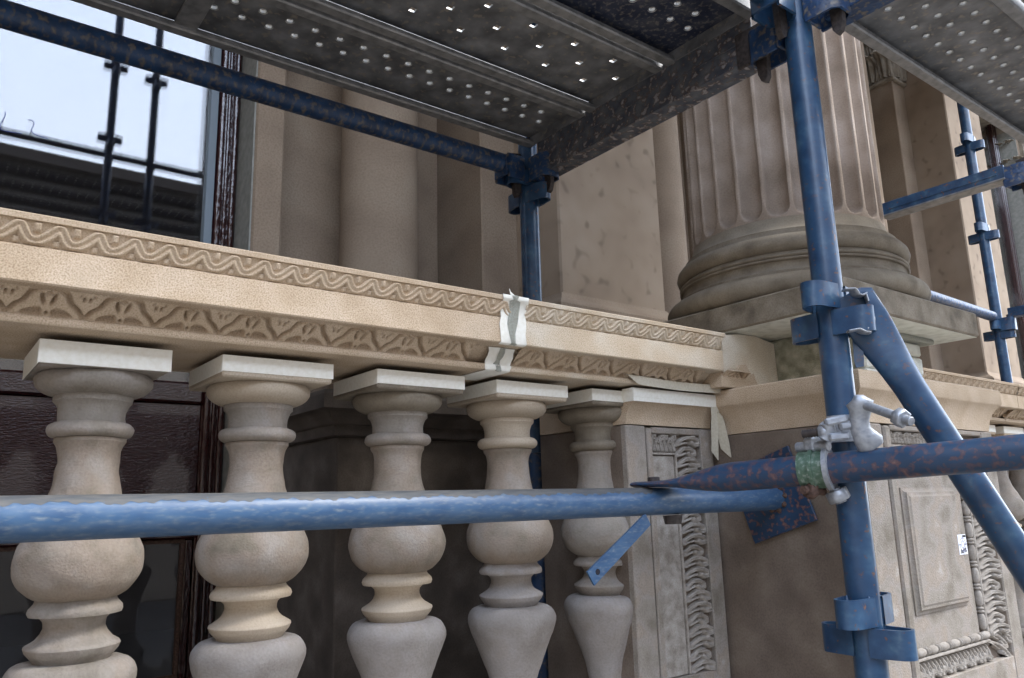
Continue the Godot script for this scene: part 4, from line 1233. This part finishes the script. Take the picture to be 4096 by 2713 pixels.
# ---------------------------------------------------------------- tape, sticker, marks
func tape_over_joint() -> void:
	var o := thing("joint_tape", "torn white tape bandage wrapped over the joint of the two coping stones", "tape")
	var prof := pv([-1.20, 0.2322, -1.0930, 0.2322, -1.0902, 0.2350, -1.0900, 0.2420, -1.0930, 0.2440, -1.0875, 0.2500, -1.0840, 0.2560, -1.0800, 0.2640, -1.0760, 0.2705])
	var prof2 := pv([-1.0520, 0.2706, -1.0455, 0.2712, -1.0436, 0.2740, -1.0436, 0.2900, -1.0434, 0.3060, -1.0436, 0.3165, -1.0425, 0.3260, -1.0400, 0.3360, -1.0355, 0.3455, -1.0322, 0.3475, -1.0320, 0.3540, -1.0345, 0.3560, -1.1, 0.3628])
	var n := 0
	for pr: PackedVector2Array in [prof, prof2]:
		var m := Mb.new()
		var r := []
		for i in pr.size():
			var row := PackedVector3Array()
			for j in 15:
				var f := j / 14.0
				var x := lerpf(0.7835, 0.8395, f)
				if j == 0 or j == 14:
					x += 0.0016 * sin(i * 2.1 + n * 3 + j)
				row.append(Vector3(x, pr[i].y, pr[i].x + 0.0009 * sin(f * 9.0 + i * 1.3 + n) * (0.4 if n == 1 else 1.4)))
			r.append(row)
		m.rows(r, 1)
		part(o, "tape_strip", m.done(), M.tape)
		n += 1
	var fl := Mb.new()
	fl.rows([PackedVector3Array([Vector3(0.8000, 0.3562, -1.034), Vector3(0.8110, 0.3562, -1.035)]), PackedVector3Array([Vector3(0.7995, 0.3640, -1.036), Vector3(0.8035, 0.3625, -1.037)]), PackedVector3Array([Vector3(0.7992, 0.3690, -1.036), Vector3(0.8000, 0.3690, -1.037)])], 1)
	part(o, "torn_flap", fl.done(), M.tape)
	var s := thing("mortar_seam", "grey mortar squeezed out of the joint and smeared over the tape", "mortar")
	n = 0
	for pr: PackedVector2Array in [prof, prof2]:
		var m := Mb.new()
		var r := []
		for i in pr.size():
			if pr[i].x < -1.15:
				continue
			var row := PackedVector3Array()
			var c := 0.8105 + 0.0022 * sin(i * 1.1 + n)
			var w := 0.0040 + 0.0030 * absf(sin(i * 1.9 + n * 2.0)) + (0.005 if n == 1 and i >= 4 and i <= 8 else 0.0)
			for j in 7:
				var f := j / 6.0 * 2.0 - 1.0
				row.append(Vector3(c + w * f * (1.0 + 0.12 * sin(i * 2.0 + j)), pr[i].y - (0.0016 * (1.0 - f * f) if n == 0 else 0.0), pr[i].x + 0.0009 + 0.0024 * pow(1.0 - absf(f), 1.6)))
			r.append(row)
		m.rows(r, 1)
		part(s, "mortar_bead", m.done(), M.mortar)
		n += 1


func taper(prof: PackedVector2Array, from: Array, to: Array, across: Vector3, out: Vector3) -> ArrayMesh:  # a paper strip laid down a profile, its two edges given row by row
	var m := Mb.new()
	var r := []
	for i in prof.size():
		var p := out * prof[i].x + Vector3.UP * prof[i].y
		r.append(PackedVector3Array([p + across * from[i], p + across * lerpf(from[i], to[i], 0.5), p + across * to[i]]))
	m.rows(r, 1)
	return m.done()


func make_tapes() -> void:
	tape_over_joint()
	# on the pier's cap: along the face, down its corner
	var o := thing("cap_tape", "white tape along the top edge of the narrow pier's cap", "tape")
	var zf := -1.0985
	part(o, "front_strip", bx(Vector3(1.1570, 0.2005, zf), Vector3(1.4300, 0.2278, zf + 0.0008), 0.0003), M.tape)
	part(o, "second_layer", bx(Vector3(1.1570, 0.2090, zf + 0.0009), Vector3(1.2900, 0.2276, zf + 0.0014), 0.0002), M.tape)
	part(o, "side_strip", bx(Vector3(1.1560, 0.2005, -1.128), Vector3(1.1568, 0.2278, zf), 0.0003), M.tape)
	var t := thing("corner_tape", "strip of white tape hanging down the joint between pier and pedestal", "tape", "torn tape ends at the pier joint")
	part(t, "strip", taper(pv([-1.0968, 0.2010, -1.0990, 0.1900, -1.1010, 0.1800, -1.1030, 0.1660, -1.1050, 0.1500, -1.1075, 0.1250, -1.1090, 0.1050, -1.1110, 0.0850]), [1.3990, 1.4010, 1.4040, 1.4030, 1.4040, 1.4060, 1.4040, 1.4270], [1.4290, 1.4290, 1.4285, 1.4290, 1.4290, 1.4290, 1.4290, 1.4292], Vector3.RIGHT, Vector3.BACK), M.tape_old)
	var t2 := thing("corner_tape", "loose pointed scrap of white tape on the pedestal's side", "tape", "torn tape ends at the pier joint")
	part(t2, "strip", taper(pv([1.4200, 0.1900, 1.4240, 0.1800, 1.4270, 0.1680, 1.4295, 0.1560, 1.4320, 0.1400, 1.4345, 0.1250, 1.4365, 0.1100, 1.4390, 0.0900]), [-1.104, -1.108, -1.110, -1.110, -1.110, -1.1095, -1.108, -1.086], [-1.094, -1.087, -1.085, -1.085, -1.084, -1.083, -1.083, -1.0835], Vector3.BACK, Vector3.RIGHT), M.tape_old)
	var h := thing("hanging_tape", "loose strip of tape peeling off under the carved coping", "tape")
	part(h, "strip", sheet(24, 4, func(a: float, b: float) -> Vector3:
		var x := lerpf(1.120, 1.424, a)
		var sag := 0.010 * sin(a * PI) - 0.004
		var wide := 0.019 * smoothstep(0.0, 0.14, a)
		return Vector3(x, 0.2480 - sag * 0.3 - b * wide + 0.003 * (1.0 - a), -1.0885 + 0.004 * b + 0.002 * sin(a * 8.0))), M.tape_old)
	# pen strokes on the glass
	var n := 0
	for st in [[Vector2(18, 447), Vector2(21, 456), Vector2(16, 470), Vector2(4, 492), Vector2(-1, 506), Vector2(3, 517), Vector2(15, 523), Vector2(45, 529), Vector2(87, 534)], [Vector2(112, 480), Vector2(121, 480), Vector2(131, 485), Vector2(136, 494), Vector2(130, 508), Vector2(124, 520), Vector2(130, 530), Vector2(146, 540), Vector2(193, 555)]]:
		var path := PackedVector3Array()
		var rr := PackedFloat32Array()
		for p: Vector2 in st:
			path.append(Vector3(p.x, p.y, 0))
		var cur := Curve3D.new()
		for i in path.size():
			var d := (path[mini(i + 1, path.size() - 1)] - path[maxi(i - 1, 0)]) / 6.0
			cur.add_point(glass_point(path[i]), glass_point(path[i] - d) - glass_point(path[i]), glass_point(path[i] + d) - glass_point(path[i]))
		cur.bake_interval = 0.004
		path = cur.get_baked_points()
		for i in path.size():
			rr.append(0.0011)
		var mm := Mb.new()
		mm.tube(path, rr, rr, Vector3.BACK, 6)
		lone("pen_mark", mm.done(), M.pen, ["hooked pen stroke on the window glass at the pane's edge", "curved pen stroke shaped like a two on the window glass"][n], "pen mark", "pen marks on the glass")
		n += 1
	# survey target on the pedestal's tablet
	var k := thing("survey_target", "small white survey target sticker with rings and handwriting on the pedestal panel", "sticker", "", Vector3(1.7985, -0.1070, -0.7818))
	part(k, "card", bx(Vector3(-0.0190, -0.0205, -0.0008), Vector3(0.0190, 0.0205, 0.0), 0.0002), M.paper)
	for r in [[0.0136, 0.0004], [0.0072, 0.0005]]:
		var ring := Mb.new()
		band(ring, Vector3(0, 0.0, 0.0003), Vector3.BACK, r[0] - r[1], r[0] + r[1], 0.0003, 0, 360, Vector3.UP)
		part(k, "ring_line", ring.done(), M.pen)
	for l in [[-0.019, -0.0072], [0.0072, 0.019], [-0.001, 0.001]]:
		part(k, "cross_line", bx(Vector3(l[0], -0.0006, 0.0001), Vector3(l[1], 0.0006, 0.0004), 0.0), M.ink)
	for l in [[-0.0200, -0.0072], [0.0072, 0.0190]]:
		part(k, "cross_line", bx(Vector3(-0.0003, l[0], 0.0001), Vector3(0.0003, l[1], 0.0004), 0.0), M.pen)
	part(k, "printed_mark", bx(Vector3(0.003, 0.0145, 0.0001), Vector3(0.0170, 0.0190, 0.0005), 0.0), M.ink)
	var tm := TextMesh.new()
	tm.text = "Ac18"
	tm.font_size = 16
	tm.pixel_size = 0.00078
	tm.depth = 0.0004
	var font := SystemFont.new()
	font.font_names = PackedStringArray(["Droid Sans"])
	font.font_weight = 700
	tm.font = font
	part(k, "handwriting", tm, M.ink, Transform3D(Basis(Vector3.BACK, 0.10), Vector3(0.0005, -0.0130, 0.0003)))


func glass_point(p: Vector3) -> Vector3:  # where the line of sight through a pixel of the photograph meets the front of the near window's glass
	var b := camera_basis()
	var d := b.x * (p.x - 2048.0) / 3131.0 - b.y * (p.y - 1356.5) / 3131.0 - b.z
	return d * (-2.1935 / d.z)


func camera_basis() -> Basis:
	var yaw := deg_to_rad(37.747)
	var pitch := deg_to_rad(12.0)
	var roll := deg_to_rad(-1.594)
	var f := Vector3(sin(yaw) * cos(pitch), sin(pitch), -cos(yaw) * cos(pitch))
	var r := Vector3(cos(yaw), 0, sin(yaw))
	var u := r.cross(f)
	return Basis(r * cos(roll) + u * sin(roll), u * cos(roll) - r * sin(roll), -f)


func _ready() -> void:
	# camera
	var cam := Camera3D.new()
	cam.name = "camera"
	cam.transform = Transform3D(camera_basis(), Vector3.ZERO)
	cam.fov = 2.0 * rad_to_deg(atan(1356.5 / 3131.0))
	cam.near = 0.05
	cam.far = 400.0
	add_child(cam)
	cam.current = true
	# an overcast day, exposed for the shade under the scaffold
	var sky := ProceduralSkyMaterial.new()
	sky.sky_top_color = Color(0.76, 0.83, 0.95)
	sky.sky_horizon_color = Color(0.90, 0.93, 0.97)
	sky.sky_curve = 0.3
	sky.ground_bottom_color = Color(0.30, 0.29, 0.28)
	sky.ground_horizon_color = Color(0.42, 0.41, 0.40)
	sky.sun_angle_max = 1.0
	var env := Environment.new()
	env.background_mode = Environment.BG_SKY
	env.sky = Sky.new()
	env.sky.sky_material = sky
	env.background_energy_multiplier = 2.3
	env.tonemap_mode = Environment.TONE_MAPPER_LINEAR
	env.tonemap_exposure = 3.65
	env.sdfgi_enabled = true
	env.ssao_enabled = true
	env.ssil_enabled = true
	var we := WorldEnvironment.new()
	we.name = "daylight"
	we.environment = env
	add_child(we)
	var sun := DirectionalLight3D.new()
	sun.name = "sun"
	sun.light_energy = 0.5
	sun.light_angular_distance = 25.0
	sun.light_color = Color(1.0, 0.99, 0.975)
	sun.shadow_enabled = true
	add_child(sun)
	sun.look_at_from_position(Vector3(6.6, 9.6, 5.0), Vector3.ZERO)

	make_materials()
	# setting
	structure("ground", bx(Vector3(-150, -1.9, -150), Vector3(150, -1.70, 150), 0.0), M.asphalt)
	structure("pavement", bx(Vector3(-30, -1.6995, -0.45), Vector3(30, -1.58, 2.2), 0.01), M.paving)
	structure("terrace_floor", bx(Vector3(-4, -0.82, -2.6), Vector3(9, -0.7505, -1.02), 0.004), M.asphalt)
	var base := thing("terrace_wall", "stone base wall under the balustrade", "wall")
	part(base, "wall_face", bx(Vector3(-4, -1.699, -1.40), Vector3(9, -0.8205, -1.03), 0.01), M.old_stone)
	part(base, "sill_course", bx(Vector3(-4, -0.7500, -1.40), Vector3(1.40, -0.5605, -1.05), 0.006), M.old_stone)
	part(base, "sill_course", bx(Vector3(2.08, -0.7500, -1.40), Vector3(9, -0.5605, -1.05), 0.006), M.old_stone)
	var room := Mb.new()
	room.box(Vector3(-3.9, -0.8, -6.0), Vector3(9, 4.2, -5.9), 0.0)
	room.box(Vector3(-4.0, -0.8, -5.9), Vector3(-3.9, 4.2, -2.51), 0.0)
	room.box(Vector3(9.0, -0.8, -5.9), Vector3(9.1, 4.2, -2.51), 0.0)
	room.box(Vector3(-3.9, 4.1, -5.9), Vector3(9, 4.2, -2.51), 0.0)
	room.box(Vector3(-3.9, -0.85, -5.9), Vector3(9, -0.76, -2.61), 0.0)
	structure("room", room.done(), M.room)
	make_street()
	make_facade()
	make_window(0.0, "maroon gloss framed window mirroring sky and scaffold, behind the nearest balusters", true)
	make_window(2.957, "blue glimmering window slit visible between pilaster and fluted column", false)
	make_window(5.917, "dark window past the far standard at the terrace end", false)
	# balustrade
	make_pedestal()
	make_column()
	make_half_pier()
	make_baluster(0.199, "rough old grey baluster with chipped waist, first under the window", ["old_stone", "old_stone", "ruddy_stone", "old_stone", "old_stone"], true, 0.02, "white tape on the top block of the rough grey baluster")
	make_baluster(0.432, "baluster repaired with new buff waist and cushion around its grey neck", ["lilac_stone", "buff_stone", "ruddy_stone", "old_stone", "buff_stone"], false, 0.0, "white tape above the new buff cushion over a grey neck")
	make_baluster(0.680, "baluster having a grey pitted cushion above a new buff waist", ["lilac_stone", "buff_stone", "ruddy_stone", "old_stone", "grey_stone"], false, 0.0, "white tape above the grey pitted cushion")
	make_baluster(0.921, "baluster topped by a new buff neck and cushion, nearest the joint tape", ["lilac_stone", "lilac_stone", "ruddy_stone", "buff_stone", "buff_stone"], false, 0.0, "white tape on the top block under the taped coping joint")
	make_baluster(1.157, "brown baluster half built into the narrow pier", ["lilac_stone", "old_stone", "old_stone", "grey_stone", "grey_stone"], false, 0.0, "white tape on the top block half built into the pier")
	var k := 0
	var nth := ["first", "second", "third", "fourth", "fifth", "sixth", "seventh", "eighth"]
	for x in [2.16, 2.40, 2.64, 2.88, 3.12, 3.36, 3.60, 3.84]:
		make_baluster(x, "%s baluster past the pedestal, under the coping beyond it" % nth[k], ["old_stone", "new_stone" if k % 2 == 0 else "old_stone", "old_stone", "old_stone", "new_stone"], false, 0.0, "white tape on the %s top block past the pedestal" % nth[k], "balusters past the pedestal")
		k += 1
	make_coping(-0.65, 0.8105, "long buff coping stone carved with waves and leaves, left of the joint tape", "new_stone", 0.118 - 0.0838 * 9 , 0.075 - 0.0419 * 17)
	make_coping(0.8125, 1.388, "short pale buff coping stone carved with waves and leaves, ending at the pedestal", "dusty_stone", 0.886, 0.857)
	make_coping(2.075, 2.96, "carved coping stone right of the pedestal, behind the sloping brace", "new_stone", 2.12, 2.10)
	make_coping(2.963, 4.6, "far carved coping stone running on past the scaffold's thin pole", "new_stone", 3.01, 2.99)
	make_stub()
	make_scaffold()
	make_tapes()
	make_mirrored_scaffold()
	var lift := ["inner plank of the added lift above, over the pilasters", "second plank of the added lift above", "third plank of the added lift above", "fourth plank of the added lift above", "fifth plank of the added lift above", "outermost plank of the added lift above"]
	for i in 6:  # lift out of view, added to cut sky and sun on the wall
		make_plank(-2.0, 4.6, -1.435 + 0.235 * i, -1.205 + 0.235 * i, 2.87, lift[i], i == 1, "deck")


func make_stub() -> void:  # the uncarved return at the end of the short coping stone
	var o := thing("coping_return", "smooth white return block of the coping, cut off plainly beside the column base", "coping stone")
	var m := Mb.new()
	m.prism(pv([1.400, 0.2410, 1.6110, 0.2410, 1.6080, 0.3575, 1.5370, 0.3690, 1.4700, 0.3660, 1.4000, 0.3560]), -1.30, -1.0620)
	part(o, "block", m.done(), M.pale_stone)
	var f := Mb.new()  # the end of the coping's face, splayed back to the block
	f.prism(pv([1.3885, -1.0455, 1.4060, -1.0620, 1.4060, -1.20, 1.3885, -1.20]), 0.2740, 0.3530, Transform3D(Basis(Vector3.RIGHT, Vector3.BACK, Vector3.UP), Vector3.ZERO))
	part(o, "splayed_end", f.done(), M.pale_stone)
	var lo := Mb.new()
	lo.prism(pv([1.3890, 0.2400, 1.5310, 0.2405, 1.5220, 0.2500, 1.5120, 0.2620, 1.5070, 0.2780, 1.4990, 0.2730, 1.4870, 0.2865, 1.4810, 0.2955, 1.4640, 0.2945, 1.4560, 0.2880, 1.4430, 0.2730, 1.3890, 0.2730]), -1.20, -1.0540)
	part(o, "broken_moulding", lo.done(), M.new_stone)
	part(o, "carved_leaf", leaf_mesh(0.0838), M.new_stone, Transform3D(Basis(), Vector3(1.4310, 0.0015, 0.0230)))


func make_mirrored_scaffold() -> void:  # what the window glass mirrors: the street side bay of the scaffold
	var y := 2.05
	for i in 4:
		make_plank(-0.4, 1.95, 0.75 + 0.26 * i, 0.985 + 0.26 * i, y, ["plank of the street bay nearest the facade", "second plank of the street bay", "third plank of the street bay", "outermost plank of the street bay"][i], false, "deck_blue")
	make_ledger(Vector3(-0.5, y + 0.16, 0.70), Vector3(2.1, y + 0.16, 0.70), "rail above the street bay's inner plank edge", "blue_dirt_and_shade", [])
	make_standard(0.80, 0.66, -1.58, 3.9, "dark pole of the street bay, mirrored in the window", [1.29, 1.785, 2.28, 2.775], "blue_dirt_and_shade")
	make_standard(1.05, 0.70, -1.58, 3.9, "second dark pole of the street bay, mirrored in the window", [1.29, 1.785, 2.775], "blue_dirt_and_shade")
	make_standard(-0.45, 0.70, -1.58, 3.9, "pole at the near end of the street bay", [1.29, 1.785], "blue_dirt_and_shade")
	make_standard(2.00, 1.80, -1.58, 3.9, "pole at the outer end of the street bay", [1.29, 1.785], "blue_dirt_and_shade")
	make_standard(-0.45, 1.80, -1.58, 3.9, "pole at the outer near corner of the street bay", [1.29, 1.785], "blue_dirt_and_shade")


func make_street() -> void:  # across the street, and an added sheet blocking light from the left: both out of view, both shading what is in view
	var b := thing("opposite_building", "plain stone building across the street", "building")
	part(b, "wall", bx(Vector3(-40, -1.699, 13.0), Vector3(40, 6.9, 22.0), 0.05), M.board)
	for i in 14:
		part(b, "window", bx(Vector3(-26 + i * 4.0, 0.0, 12.95), Vector3(-24.6 + i * 4.0, 2.6, 13.02), 0.01), M.room)
	part(b, "roof", bx(Vector3(-40.3, 6.9005, 12.7), Vector3(40.3, 7.2, 22.3), 0.05), M.room)
	var d := thing("added_shade_sheet", "added grey sheet out of view, blocking light from the left", "sheet")  # added out of view to darken the faces turned left
	part(d, "sheet", bx(Vector3(-2.02, -0.7, -2.0), Vector3(-2.0, 3.2, 1.0), 0.002), M.board)
